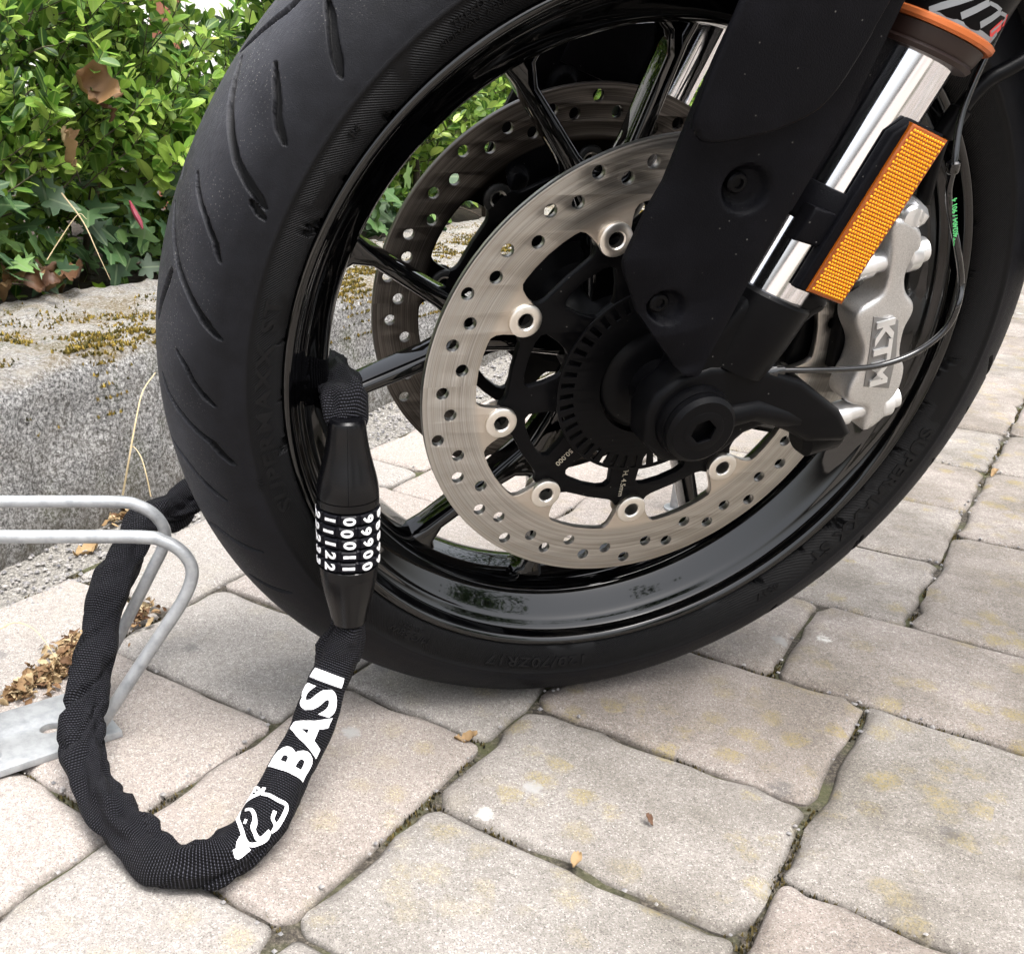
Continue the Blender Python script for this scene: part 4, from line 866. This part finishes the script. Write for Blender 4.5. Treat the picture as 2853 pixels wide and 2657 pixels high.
for side in (1, -1):
    mm = (lambda vf: vf) if side > 0 else mirror
    leg = wpart('fork_leg', *mm(join(flat([foot_poly], .102, .128, .005, 3), flat([smooth_loop(upper_poly, 3)], .092, .126, .008, 3),
        ring_on_fork([(.030, .024), (.052, .0262), (.068, .0268), (.075, .0266), (.077, .0252), (.0765, .0225)]), revolve((0, 0, .098), (0, 0, .2), [(0, .016), (.012, .0215), (.032, .0232), (.037, .0222), (.0375, .018)], 44),
        tube([(.010, -.001, .126), (.040, .004, .125), (.075, -.006, .121), (.108, -.0165, .114)], lambda t: .0085 - .002 * t, 14), revolve((.090, -.028, .110), (.1155, -.0215, .110), [(0, .008), (.004, .0125), (.024, .0125), (.0268, .011)], 20))), 'satin_black', bike, 32)
    if side > 0: tag(leg, 'black cast fork foot holding the axle')
    ax = [(0, .0214), (.006, .0214), (.0085, .0188), (.009, .0122), (.0015, .0105), (.001, .0)]
    wpart('axle', *mm(revolve((0, 0, .1335), (0, 0, .2), ax, 6 if False else 40)), 'satin_black', leg, 30)
    hexl = [circ(.0128, 40), circ(.0078, 6, 0, 0, .3)]; wpart('axle_socket', *mm(flat(hexl, .1405, .1426, .0003, 1)), 'satin_black', leg, 25)
    wpart('stanchion', *mm(ring_on_fork([(.070, .0213), (.30, .0213)], 56)), 'chrome', leg, 30)
    wpart('band', *mm(ring_on_fork([(.1175, .0218), (.1178, .0262), (.120, .0270), (.136, .0270), (.1382, .0262), (.1385, .0218)], 40)), 'plastic', leg, 30)
    seal = wpart('seal', *mm(ring_on_fork([(.2105, .0216), (.2105, .0278), (.2125, .0292), (.2140, .0280), (.2150, .0288), (.2215, .0300), (.2225, .0220)], 48)), 'seal', leg, 30)
    wpart('orange_ring', *mm(ring_on_fork([(.2222, .0225), (.2218, .0322), (.2232, .0334), (.2252, .0334), (.2262, .0318), (.2265, .0225)], 56)), 'orange', leg, 30)
    tb = wpart('outer_tube', *mm(ring_on_fork([(.2262, .0225), (.2266, .0300), (.228, .0306), (.50, .0306), (.505, .025)], 56)), 'satin_black', leg, 30)
    gd = wpart('fork_guard', *mm((GV, GF)), 'plastic', bike, 40)
    if side > 0: tag(gd, 'matte black plastic fork guard with two sunk bolts')
    for (bx, by, rr_, dx, dy) in (((-0.0071,0.1362) + (.0125, -.0030, .0022)), ((-0.0324,0.0702) + (.0098, -.0030, .0015))):
        zt = guard_z(bx, by, GV)
        c = (bx + dx, by + dy); wpart('bolt', *mm(revolve((*c, zt - .0010), (*c, zt + .01), [(0, .0056), (.0036, .0056), (.0048, .0046), (.0050, .0028), (.0034, .0024)], 20)), 'satin_black', gd, 35)
    wpart('guard_liner', *mm(flat([[tuple(fk(s_, p_, 0)[:2]) for s_, p_ in ((.135, -.080), (.45, -.085), (.45, -.012), (.135, -.012))]], .1125, .1155, .001, 1)), 'plastic', gd, 30)
    # fender stay panel overlapping the guard, up to the fender
    fl = [(-0.0542,0.1747),(-0.0518,0.1681),(-0.0479,0.1636),(-0.0353,0.1632),(-0.0105,0.1684),(0.0067,0.1761),(0.0143,0.1828),(0.0203,0.1935),(0.0272,0.2118),(0.0318,0.2272)]
    fl = fl + [(.066, .320), (-.020, .320), (-.0440, .2247)]
    wpart('fender_stay', *mm(flat([smooth_loop(fl, 2)], .1425, .1485, .0022, 3)), 'plastic', bike, 40)
    # caliper
    co_ = smooth_loop(cal_outline(), 4)
    cal = wpart('caliper', *mm(flat([co_], .078, .1005, .0035, 3)), 'caliper', bike, 40)
    back = [(x - .022, y + .006) for x, y in co_]; wpart('inner_half', *mm(flat([back], .034, .060, .004, 2)), 'satin_black', cal, 40)
    wpart('bridge', *mm(flat([[(.118, .050), (.150, .050), (.156, .006), (.126, .004)]], .055, .0785, .003, 2)), 'satin_black', cal, 40)
    for (x0, y0, x1, y1, z_) in ((.106, .0775, .1435, .0868, .0905), (.1265, -.0238, .1660, -.0122, .0905)):
        wpart('bolt', *mm(revolve((x0, y0, z_), (x1, y1, z_), [(0, .0085), (.010, .0085), (.0105, .0070), (.030, .0070), (.031, .0098), (.0325, .0112), (.0385, .0112), (.0400, .0092), (.0410, .0080), (.0455, .0078), (.0462, .0060)], 24)), 'letter', cal, 35)
    wpart('banjo', *mm(join(revolve((.128, .104, .088), (.1365, .1165, .092), [(0, .0075), (.004, .0098), (.010, .0105), (.014, .0090), (.016, .005)], 20), revolve((.128, .110, .080), (.128, .110, .103), [(0, .0075), (.018, .0075), (.020, .006), (.0205, .003)], 16))), 'letter', cal, 35)
    cb = [(0.1237,0.0501),(0.1423,0.0475),(0.1504,0.0233),(0.1541,0.0003),(0.1347,0.0024),(0.13,0.0251)]
    wpart('badge_strip', *mm(flat([cb], .1002, .1010, .0003, 1)), 'badge', cal, 30)
    # raised maker's letters read downwards
    o0 = Vector((*(0.1326,0.048), 0)); o1 = Vector((*(0.1437,0.004), 0)); dv = (o1 - o0).normalized(); uv_ = Vector((-dv.y, dv.x, 0)); Lk = (o1 - o0).length; hk = .0061
    Vk, Fk = text2d('KTM', .012, 0, .0018, 1., .0005, 'LEFT', .96); xa, xb = min(v.x for v in Vk), max(v.x for v in Vk); ya, yb = min(v.y for v in Vk), max(v.y for v in Vk)
    lets = [([Vector((*(o0 + dv * ((v.x - xa) / (xb - xa) * Lk) + uv_ * (((v.y - ya) / (yb - ya) * 2 - 1) * hk))[:2], .1016 + v.z)) for v in Vk], Fk)]
    wpart('lettering', *mm(join(*lets)) if side > 0 else mm(join(*lets)), 'letter', cal, 25)

# fender over the tyre (its edge is above the picture)
fa = [(.322, -.074), (.330, -.060), (.336, -.03), (.338, 0), (.336, .03), (.330, .060), (.322, .074), (.300, .080), (.296, .080), (.296, .0775), (.318, .0715), (.326, .058), (.333, 0), (.326, -.058), (.318, -.0715), (.296, -.0775), (.296, -.080), (.300, -.080)]
wpart('fender', *lathe(fa, 60, True, 8, 92), 'plastic', bike, 40)
# headlight, tank and radiator above the picture: they shade the front wheel and mirror in the rim
def slab(name, poly, hw, mat, bev=.03): wpart(name, *flat([smooth_loop(poly, 4)], -hw, hw, bev, 3), mat, bike, 40)
slab('headlight', [(-.10, .56), (-.07, .70), (.02, .78), (.12, .78), (.14, .62), (.06, .54)], .10, 'plastic')
slab('fuel_tank', [(.26, .62), (.30, .76), (.46, .82), (.66, .76), (.78, .64), (.60, .58), (.40, .56)], .14, 'gloss_black', .05)
slab('radiator', [(.36, .22), (.40, .52), (.47, .52), (.45, .20)], .15, 'satin_black', .012)
for side in (1, -1): wpart('triple_clamp', *flat([smooth_loop([(.13, .47), (.15, .56), (.24, .60), (.27, .50), (.22, .45)], 3)], side * .075 - .06, side * .075 + .06, .01, 2), 'satin_black', bike, 40)
# ---- reflector on the left leg
rq = [(0.0732,0.1706),(0.0971,0.1638),(0.0668,0.0732),(0.0423,0.0843)]
TL, TR, BR, BL = [Vector((*p, 0)) for p in rq]; ex_ = ((TR - TL).length + (BR - BL).length) / 2; ey_ = ((TL - BL).length + (TR - BR).length) / 2
ry = ((TL - BL).normalized() + (TR - BR).normalized()).normalized(); rx = Vector((ry.y, -ry.x, 0)); rc_ = (TL + TR + BR + BL) / 4
def rf(u, v, z): p = rc_ + rx * u + ry * v; return (p.x, p.y, z)
hx, hy = ex_ / 2, ey_ / 2
hold = wpart('reflector_holder', *join(flat([[rf(-hx - .0055, -hy - .001, 0)[:2], rf(hx - .002, -hy - .001, 0)[:2], rf(hx - .002, hy + .0015, 0)[:2], rf(-hx + .001, hy + .0015, 0)[:2], rf(-hx - .0055, hy - .008, 0)[:2]]], .129, .1372, .002, 2),
    flat([[rf(-.034, -.026, 0)[:2], rf(-hx + .004, -.024, 0)[:2], rf(-hx + .004, -.005, 0)[:2], rf(-.034, -.007, 0)[:2]]], .122, .134, .002, 2)), 'plastic', bike, 35)
rfl = wpart('reflector', *flat([[rf(-hx, -hy, 0)[:2], rf(hx, -hy, 0)[:2], rf(hx, hy, 0)[:2], rf(-hx, hy, 0)[:2]]], .1345, .1395, .0014, 2), 'amber_case', bike, 35); tag(rfl, 'long amber reflector with a grid of prisms')
V, F = [], []; nx_, ny_ = 12, 48; du, dv2 = (ex_ - .0032) / nx_, (ey_ - .0035) / ny_
for i in range(nx_):
    for j in range(ny_):
        u = -hx + .0016 + du * (i + .5) + (du * .25 if j % 2 else -du * .25); v = -hy + .0018 + dv2 * (j + .5); o = len(V); q = .45
        for k_ in range(6): V.append(Vector(rf(u + du * .43 * math.cos(k_ * R(60)), v + dv2 * .43 * math.sin(k_ * R(60)), .1395)))
        for k_ in range(6): V.append(Vector(rf(u + du * .22 * math.cos(k_ * R(60)), v + dv2 * .22 * math.sin(k_ * R(60)), .1402)))
        for k_ in range(6): F.append((o + k_, o + (k_ + 1) % 6, o + 6 + (k_ + 1) % 6, o + 6 + k_))
        F.append(tuple(o + 6 + k_ for k_ in range(6)))
tag(wpart('prisms', V, F, 'amber', rfl, 20), kind='stuff')
# ---- decal on the fork tube: grey outlined letters with a red corner
def on_tube(s, ph, r_=.0309): return fk(s, math.sin(ph) * r_, FZ + math.cos(ph) * r_)
dq = lambda pts, z: pts
def tube_uv(px, py):      # picture-plane point at the tube's near side -> (along, angle)
    v = Vector((px, py, 0)) - F0; s = v.dot(FA); p = max(-.98, min(.98, v.dot(FP) / .0306)); return s, math.asin(p)
def decal(strokes, wd, mat):
    Vs, Fs = [], []
    for P in strokes:
        P = [Vector((a, b, 0)) for a, b in P]
        for i in range(len(P)):
            t = (P[min(i + 1, len(P) - 1)] - P[max(i - 1, 0)]).normalized(); n_ = Vector((-t.y, t.x, 0)) * wd / 2
            for q in (P[i] + n_, P[i] - n_): Vs.append(on_tube(q.x, q.y / .0306))
        o = len(Vs) - 2 * len(P)
        for i in range(len(P) - 1): Fs.append((o + 2 * i, o + 2 * i + 1, o + 2 * i + 3, o + 2 * i + 2))
    wpart('decal', Vs, Fs, mat, tb0, 0)
tb0 = [o for o in bpy.data.objects if o.name.startswith('outer_tube')][0]
def tube_pt(P): 
    out = []
    for x, y in P:
        v = Vector((x, y, 0)) - F0; out.append((v.dot(FA), .0306 * math.asin(max(-.99, min(.99, v.dot(FP) / .0312)))))
    return out
decal([tube_pt(P) for P in [[(0.0876,0.2305),(0.0784,0.2264),(0.0725,0.2237),(0.0693,0.2219),(0.0698,0.22),(0.0811,0.2167),(0.0941,0.2127),(0.101,0.21),(0.1045,0.2099),(0.107,0.213)],[(0.0926,0.2269),(0.0869,0.2235),(0.0811,0.2203)],[(0.1018,0.2229),(0.0971,0.2197),(0.092,0.2168)]]], .0034, 'grey_print')
decal([tube_pt(P) for P in [[(0.0927,0.2267),(0.0973,0.2253),(0.1015,0.2235)],[(0.102,0.2224),(0.1071,0.2211),(0.1082,0.2194),(0.1041,0.2156),(0.101,0.2137)]]], .0016, 'grey_print')
decal([tube_pt(P) for P in [[(0.1015,0.212),(0.1074,0.217)],[(0.1083,0.2181),(0.1098,0.219)]]], .0062, 'red_print')
# ---- cables and hose
cp = [(0.0448,0.0264,0.122),(0.0541,0.0272,0.122),(0.0722,0.0276,0.124),(0.0969,0.0271,0.124),(0.1188,0.0285,0.124),(0.138,0.0343,0.124),(0.1507,0.0432,0.124),(0.1576,0.0534,0.124),(0.1584,0.0659,0.124),(0.1602,0.0781,0.118),(0.1489,0.0978,0.118),(0.1403,0.1169,0.112),(0.1337,0.1292,0.112),(0.1316,0.1391,0.112),(0.1302,0.145,0.112)]
cp = cp + [(cp[-1][0] + .004, cp[-1][1] + .03, .100), (cp[-1][0] + .02, cp[-1][1] + .08, .09)]
cab = wpart('sensor_cable', *tube(catmull([Vector(p) for p in cp], 8), .0019, 14), 'hose', bike, 0)
p0, p1 = Vector(cp[0]), Vector(cp[1]); wpart('plug', *revolve(p0 - (p1 - p0) * .6, p1, [(0, .0045), (.004, .0052), (.010, .0052), (.011, .0036), (.016, .0034)], 14), 'hose', cab)
wpart('sleeve', *revolve(Vector(cp[-4]), Vector(cp[-3]), [(0, .0028), (.001, .0036), (.006, .0036), (.007, .0026)], 14), 'hose', cab)
pa, pb_ = Vector(cp[10]), Vector(cp[12]); dx_ = (pb_ - pa); an = math.degrees(math.atan2(dx_.y, dx_.x))
V, F = text2d('DT402404 / 901 4', .0040, 0, .0002, 1., .0001); mid = (pa + pb_) / 2 + Vector((-.0008, 0, .0028)); 
wpart('print', [(mid.x + p[0], mid.y + p[1], mid.z + v.z) for v in V for p in [rot2((v.x, v.y), R(an))]], F, 'green_print', cab, 0)
hp_ = [(0.1365,0.1165,0.092),(0.1338,0.1537,0.092),(0.14,0.1692,0.092),(0.1499,0.1835,0.092),(0.1689,0.195,0.092)]
hz = hp_ + [(hp_[-1][0] + .08, hp_[-1][1] + .05, .09)]
bh = wpart('brake_hose', *tube(catmull([Vector(p) for p in hz], 8), .0045, 14), 'satin_black', bike, 0)
p0, p1 = Vector(hz[1]), Vector(hz[2]); wpart('ferrule', *revolve(p0, p1, [(0, .0052), (.001, .0062), (.016, .0062), (.017, .005)], 16), 'satin_black', bh)

# ================================================================== CHAIN LOCK
lock = empty('chain_lock', (-0.2544,-0.2491,0.0)); tag(lock, 'black fabric sleeved chain lock with five number dials looped through the wheel', 'bicycle lock')
LT, LB = Vector((-0.1676,-0.1529,0.265)), Vector((-0.1646,-0.1478,0.1216))
la = (LB - LT).normalized(); LL = (LB - LT).length; toc = (CAM - (LT + LB) / 2); toc = (toc - la * toc.dot(la)).normalized(); lr = la.cross(toc)          # facing the camera / to the right
if lr.dot(CR) < 0: lr = -lr
def lk(d, a, r_): return LT + la * d + (toc * math.cos(a) + lr * math.sin(a)) * (r_ * .955)
def lock_rev(prof, n=64, dent=0.):
    V, F = [], []
    for d, r_ in prof:
        for i in range(n): V.append(lk(d, 2 * math.pi * i / n, r_))
    for q in range(len(prof) - 1):
        for i in range(n): j = (i + 1) % n; F.append((q * n + i, q * n + j, (q + 1) * n + j, (q + 1) * n + i))
    F.append(tuple(range(n))[::-1]); F.append(tuple((len(prof) - 1) * n + i for i in range(n))); V, F = weld(V, F, 1e-7); return V, F
f_ = LL / .573
uprof = [(0, .0098), (.0015, .0116), (.004, .0123), (.010, .0128), (.018, .0139), (.026, .0154), (.033, .0170), (.040, .0188), (.047, .0202), (.052, .0207), (.0556, .0208), (.0557, .0200), (.0562, .0200), (.0563, .0209), (.0615, .0209), (.0622, .0200)]
sc_ = .0555 / .0622
part('upper_shell', *lock_rev([(d * sc_, r_) for d, r_ in uprof]), 'lockplastic', lock, 30)
DW = .0081; D0 = .0560
part('lower_shell', *lock_rev([(D0 + 5 * DW + .0006, .0198), (D0 + 5 * DW + .001, .0203), (D0 + 5 * DW + .0075, .0198), (D0 + 5 * DW + .0078, .0195), (D0 + 5 * DW + .012, .0190), (D0 + 5 * DW + .020, .0175), (D0 + 5 * DW + .027, .0158), (D0 + 5 * DW + .033, .0142), (LL - .003, .0118), (LL - .001, .0098), (LL, .0080)]), 'lockplastic', lock, 30)
V, F = [], []
for d, r_ in [(x * sc_, y + .00025) for x, y in uprof[1:11]]:
    for a in (-.012, .012): V.append(lk(d, a + .02, r_))
F = [(2 * i, 2 * i + 1, 2 * i + 3, 2 * i + 2) for i in range(9)]; 
part('seam', V, F, 'satin_black', lock, 0)
v, f = lock_rev([(.0520, .0185), (D0 + 5 * DW + .003, .0185)]); part('core', v, f, 'satin_black', lock, 30)
digs = [[2, 1, 0, 9, 8], [2, 1, 0, 9, 8], [2, 1, 0, 9, 8], [3, 2, 1, 0, 9], [3, 2, 1, 0, 9]]
DP = {}
for k_ in range(5):
    jog = [0.03, -.05, .03, .02, -.01][k_]; V, F = [], []; d0 = D0 + DW * k_ + .0006; d1 = d0 + DW - .0012
    seq = []
    for i in range(10):
        a0 = jog + (i - .5) * 2 * math.pi / 10
        for fr, r_ in ((.06, .0199), (.13, .0213), (.5, .0212), (.87, .0213), (.94, .0199)): seq.append((a0 + fr * 2 * math.pi / 10, r_))
    pf = [(d0, -.0012), (d0 + .0010, 0), (d1 - .0010, 0), (d1, -.0012)]; n_ = len(seq)
    for d, dr in pf:
        for a, r_ in seq: V.append(lk(d, a, r_ + dr))
    for q in range(3):
        for i in range(n_): j = (i + 1) % n_; F.append((q * n_ + i, q * n_ + j, (q + 1) * n_ + j, (q + 1) * n_ + i))
    F.append(tuple(range(n_))[::-1]); F.append(tuple(3 * n_ + i for i in range(n_))); V, F = weld(V, F, 1e-8)
    dial = part('dial', V, F, 'dial', lock, 25)
    for i in range(10):
        num = (digs[k_][2] + (2 - (i + 2) % 10 if False else -((i + 5) % 10 - 5))) % 10; ac = jog + i * 2 * math.pi / 10
        if math.cos(ac) < -.3: continue
        if num not in DP:
            DP[num] = text2d(str(num) if num != 1 else 'I', .0112, 0, .0003, .95 if num != 1 else 1.1, .00034)
        v, f = DP[num]; dm = (d0 + d1) / 2
        # digit's top points round the ring to the right, its reading direction runs down the lock
        part('digit', [lk(dm + p.x, ac + p.y / .0218, .02143 + p.z) for p in v], f, 'white_print', dial, 0)
# sleeve path: lock foot -> ground -> up behind the stand -> round the back of the tyre -> through the wheel -> lock head
def lwv(x, y, z): return lw((x, y, z))
path = [LB - la * .006] + [Vector(p) for p in [(-0.1702,-0.1466,0.104),(-0.1802,-0.1593,0.078),(-0.1901,-0.1733,0.053),(-0.202,-0.1939,0.036),(-0.2168,-0.2261,0.0235),(-0.2356,-0.2534,0.0165),(-0.2587,-0.2607,0.0155),(-0.2837,-0.2482,0.0155),(-0.3102,-0.2213,0.017),(-0.3317,-0.1904,0.023),(-0.346,-0.1569,0.034),(-0.3507,-0.1256,0.052),(-0.3485,-0.0991,0.075),(-0.3441,-0.0693,0.098),(-0.3376,-0.0355,0.118),(-0.3254,-0.0004,0.132),(-0.303,0.0213,0.136)]]
path += [lwv(*p) for p in [(-0.2638,-0.1598,-0.105),(-0.2342,-0.1172,-0.108),(-0.2074,-0.0816,-0.1),(-0.193,-0.0553,-0.075),(-0.1893,-0.0367,-0.035),(-0.1905,-0.0234,0.015),(-0.1934,-0.0173,0.05)]] + [LT + la * .010]
PTS = catmull(path, 22); acc = [0.]
for a, b in zip(PTS, PTS[1:]): acc.append(acc[-1] + (b - a).length)
TOT = acc[-1]; NR, NS = 760, 40
def at_len(l):
    l = max(0, min(TOT, l)); lo, hi = 0, len(acc) - 1
    while hi - lo > 1:
        md = (lo + hi) // 2
        if acc[md] <= l: lo = md
        else: hi = md
    return PTS[lo].lerp(PTS[hi], (l - acc[lo]) / max(1e-9, acc[hi] - acc[lo]))
def frame_at(l):
    p = at_len(l); t = (at_len(l + .003) - at_len(l - .003)).normalized(); n_ = Vector((-.12, -.80, .55)); n_ = (n_ - t * n_.dot(t)); n_.normalize(); return p, t, t.cross(n_).normalized(), n_
def len_of(px):  # nearest length along the path to a point
    P = Vector(px); return acc[min(range(len(PTS)), key=lambda i: (PTS[i] - P).length)]
lB, lI = len_of((-0.2048,-0.1996,0.033)), len_of((-0.1756,-0.1499,0.085))
lP = (lB + lI) / 2 + .022
def sleeve_pt(l, ph, off=0.):
    p, t, e, n_ = frame_at(l); sq = 1.
    w_, h_ = .0146, .0113
    if l < .03: k_ = .62 + .38 * min(1, l / .03); w_ *= k_ + .06; h_ *= k_
    if l > TOT - .03: k_ = .78 + .22 * min(1, (TOT - l) / .03); w_ *= k_; h_ *= k_
    q = Vector((l * 30, math.cos(ph) * 1.1, math.sin(ph) * 1.1)); wr = noise.noise(q) * .0062 + noise.noise(q * 1.9 + Vector((9, 1, 4))) * .0030
    fold = abs(noise.noise(Vector((l * 40 + 1.4 * math.sin(ph + 2.), math.cos(ph) * .6, 7)))); wr += -.0048 * max(0, .22 - fold) / .22 * (.5 + .5 * math.sin(l * 21 + ph)) 
    wr *= 1 - .72 * math.exp(-((l - lP) / .075) ** 4)          # the printed stretch lies flat
    c, s = math.cos(ph), math.sin(ph); c = math.copysign(abs(c) ** .85, c); s = math.copysign(abs(s) ** .85, s)
    v = p + e * (s * (w_ + wr + off)) + n_ * (c * (h_ + wr + off)); v.z = max(v.z, .0012); return v
V, F, UV = [], [], []
for i in range(NR + 1):
    l = TOT * i / NR
    for j in range(NS + 1): ph = 2 * math.pi * j / NS; V.append(sleeve_pt(l, ph)); UV.append((l, .0145 * ph))
for i in range(NR):
    for j in range(NS): a = i * (NS + 1) + j; F.append((a, a + 1, a + NS + 2, a + NS + 1))
sl = part('sleeve', V, F, 'sleeve', lock, 0, UV); tag(sl, 'wrinkled black woven nylon sleeve of the chain')
def print_on(VF, name):
    V, F = subdiv_long([Vector((v.x, v.y, 0)) for v in VF[0]], [f for f in VF[1]], .0022); out = []
    for v in V: out.append(sleeve_pt(v.x, math.asin(max(-.97, min(.97, v.y / .0146))), .00045))
    part(name, out, F, 'white_print', sl, 0)
sgn_e = 1 if frame_at((lB + lI) / 2)[2].dot(CR) > 0 else -1
def flat_letters(body, size, sx, bold):
    V, F = text2d(body, size, 0, .00001, sx, bold, 'LEFT', 1.08); keep = [f for f in F]; x0 = min(v.x for v in V); x1 = max(v.x for v in V); return V, F, x0, x1
Vt, Ft, x0, x1 = flat_letters('BASI', .0285, 1., .0011); L_t = abs(lB - lI); yc = (max(v.y for v in Vt) + min(v.y for v in Vt)) / 2; yh = (max(v.y for v in Vt) - min(v.y for v in Vt)) / 2
Vt = [Vector((lB - (v.x - x0) / (x1 - x0) * L_t, -sgn_e * (v.y - yc) / yh * .0124, 0)) for v in Vt]
bmv, bmf = weld(Vt, Ft, 1e-6); print_on((bmv, bmf), 'lettering')
# emblem below the letters, drawn as strokes
lo_ = [(0,0)][0]
lc = len_of((-0.2173,-0.2307,0.0275)); ed = Vector((.58, -.815)); er = Vector((.815, .58)); em = .66 / 2887 / 3.192
def emb(x, y): v = Vector((x - 290, y - 1400)); return (lc - v.dot(ed) * em * 1.12, sgn_e * v.dot(er) * em)
def stroke(P, w_):
    P = [Vector((*emb(*p), 0)) for p in P]; P = catmull(P, 4); V, F = [], []
    for i in range(len(P)):
        t = (P[min(i + 1, len(P) - 1)] - P[max(i - 1, 0)]).normalized(); n_ = Vector((-t.y, t.x, 0)) * w_ / 2; V += [P[i] + n_, P[i] - n_]
    return V, [(2 * i, 2 * i + 1, 2 * i + 3, 2 * i + 2) for i in range(len(P) - 1)]
strokes = [([(330, 1150), (300, 1205), (350, 1240), (420, 1290), (490, 1340), (440, 1430), (370, 1530), (270, 1620), (200, 1640), (130, 1610), (90, 1500), (75, 1400), (110, 1290), (190, 1220), (280, 1200)], .0026), ([(140, 1345), (190, 1360), (215, 1410), (215, 1470), (195, 1530), (225, 1580), (255, 1600)], .0026), ([(380, 1370), (360, 1430), (390, 1480)], .0024), ([(255, 1600), (290, 1570), (330, 1530)], .002), ([(140, 1610), (110, 1660), (120, 1700)], .0060), ([(70, 1690), (110, 1720), (180, 1660)], .0040), ([(130, 1480), (150, 1490)], .0036)]
strokes.append(([(232 + 52 * math.cos(t), 1150 + 46 * math.sin(t)) for t in [2 * math.pi * i / 16 for i in range(17)]], .0015)); strokes += [([(218, 1176), (240, 1122)], .0010), ([(240, 1124), (258, 1138), (240, 1154), (228, 1150)], .0010), ([(240, 1152), (256, 1172)], .0010)]
print_on(join(*[stroke(P, w_) for P, w_ in strokes]), 'emblem')

# ================================================================== BICYCLE STAND
rack = empty('bicycle_stand', (-.40, -.09, 0)); tag(rack, 'galvanised steel bicycle stand with two bent bars on a flat plate', 'bicycle stand')
def hoop(y, xe, h, bx, by, r_=.0047):
    P = [(-.78, y - .012, .012), (-.78, y - .012, h - .03), (-.775, y - .012, h - .008), (-.75, y - .012, h)] + [(-.75 + (xe - .035 + .75) * i / 6, y - .012 + .012 * i / 6, h) for i in range(1, 7)]
    P += [(xe - .018, y, h - .003), (xe - .006, y, h - .011), (xe, y, h - .023), (xe - .002, y - .001, h - .036), (xe - .010, y - .002, h - .052)]
    a = Vector(P[-1]); b = Vector((bx, by, .004)); P += [tuple(a.lerp(b, i / 6)) for i in range(1, 7)]; return tube(catmull([Vector(p) for p in P], 7), r_, 18)
part('bar', *hoop(-0.0414, -0.304, .165, -.370, -.046), 'galv', rack, 0)
part('bar', *hoop(-0.1068, -0.2742, .165, -.3545, -.1125), 'galv', rack, 0)
pd = Vector((.82, .57, 0)).normalized(); pn = Vector((-pd.y, pd.x, 0)); pc = Vector((-.333, -.104, 0))
def pq(a, b): v = pc - pd * a + pn * b; return (v.x, v.y)
hole = Vector((-0.387,-0.1017,0.006)); hc = [(hole.x + pd.x * .0065 * math.cos(t) * 1.25 + pn.x * .0065 * math.sin(t), hole.y + pd.y * .0065 * math.cos(t) * 1.25 + pn.y * .0065 * math.sin(t)) for t in [2 * math.pi * i / 20 for i in range(20)]]
part('base_plate', *flat([[pq(0, 0), pq(0, .074), pq(.60, .074), pq(.60, 0)], hc], .0008, .0066, .0006, 1), 'galv', rack, 30)
part('post', *tube([(-.4215, -.1385, .004), (-.4215, -.1385, .30)], .0062, 16), 'galv', rack, 0)
for cx, cy in ((-.4215, -.1385), (-.3545, -.1125), (-.370, -.046)): part('weld', *revolve((cx, cy, .005), (cx, cy, .02), [(0, .0098), (.003, .0088), (.006, .0062), (.008, .0050)], 14), 'galv', rack, 0)
gp_ = Vector((0.222,0.3804,0.0))
tag(part('grey_post', *join(tube([gp_, gp_ + Vector((0, 0, .34))], .0092, 18), revolve(gp_, gp_ + Vector((0, 0, .02)), [(0, .016), (.003, .016), (.004, .010)], 18)), 'galv', None, 30), 'slim grey steel post on the paving seen through the wheel below the hub', 'post')

# ================================================================== TREES BEHIND THE CAMERA (mirrored in the black rim)
def tree(x, y, h, rad, label):
    t = empty('tree', (x, y, -.06)); tag(t, label, 'tree', 'trees round the yard, mirrored in the rim'); pts = [Vector((x, y, -.06))]
    for i in range(6): pts.append(pts[-1] + Vector((rnd.gauss(0, .06), rnd.gauss(0, .06), h * .75 / 6)))
    limbs = [tube(catmull(pts, 4), lambda s: .14 * (1 - .7 * s), 10)]
    tips = []
    for i in range(12):
        a = rnd.uniform(0, 6.28); z0 = rnd.uniform(.25, .7) * h; b0 = Vector((x, y, z0)); b1 = b0 + Vector((math.cos(a), math.sin(a), .6)) * rad * rnd.uniform(.5, .95); limbs.append(tube([b0, b0.lerp(b1, .5) + Vector((0, 0, .08)), b1], lambda s: .05 * (1 - .7 * s), 7)); tips.append(b1)
    part('trunk', *join(*limbs), 'bark', t, 0); V, F, tv = [], [], []
    cl = [Vector((x, y, h * .62)) + Vector((rnd.gauss(0, .5), rnd.gauss(0, .5), rnd.gauss(0, .42))) * rad for _ in range(34)] + tips
    for _ in range(4200):
        c = rnd.choice(cl) + Vector((rnd.gauss(0, .2), rnd.gauss(0, .2), rnd.gauss(0, .2))) * rad * .8; c.z = max(c.z, .25); u, w, n_ = frame_from(Vector((rnd.gauss(0, 1), rnd.gauss(0, 1), rnd.gauss(0, 1)))); s_ = rnd.uniform(.05, .10); o_ = len(V)
        V += [c - u * s_, c + w * s_ * .5, c + u * s_, c - w * s_ * .5]; F.append((o_, o_ + 1, o_ + 2, o_ + 3)); tv += [rnd.random() * .5] * 4
    f_ = part('crown', V, F, 'ivy', t, 0); tint_attr(f_.data, tv)
tree(2.9, -7.4, 3.4, 1.5, 'dark tree behind the camera on the right mirrored in the rim')
tree(5.5, 4.5, 7.5, 2.6, 'tall dark tree beyond the yard to the right of the hedge end')
tree(8.5, 1.5, 7.0, 2.6, 'tall dark tree at the far right of the yard')
tree(3.6, 8.5, 8.0, 2.8, 'tall dark tree behind the house end')
tree(7.2, -5.0, 3.8, 1.6, 'rightmost dark tree behind the camera mirrored in the rim')
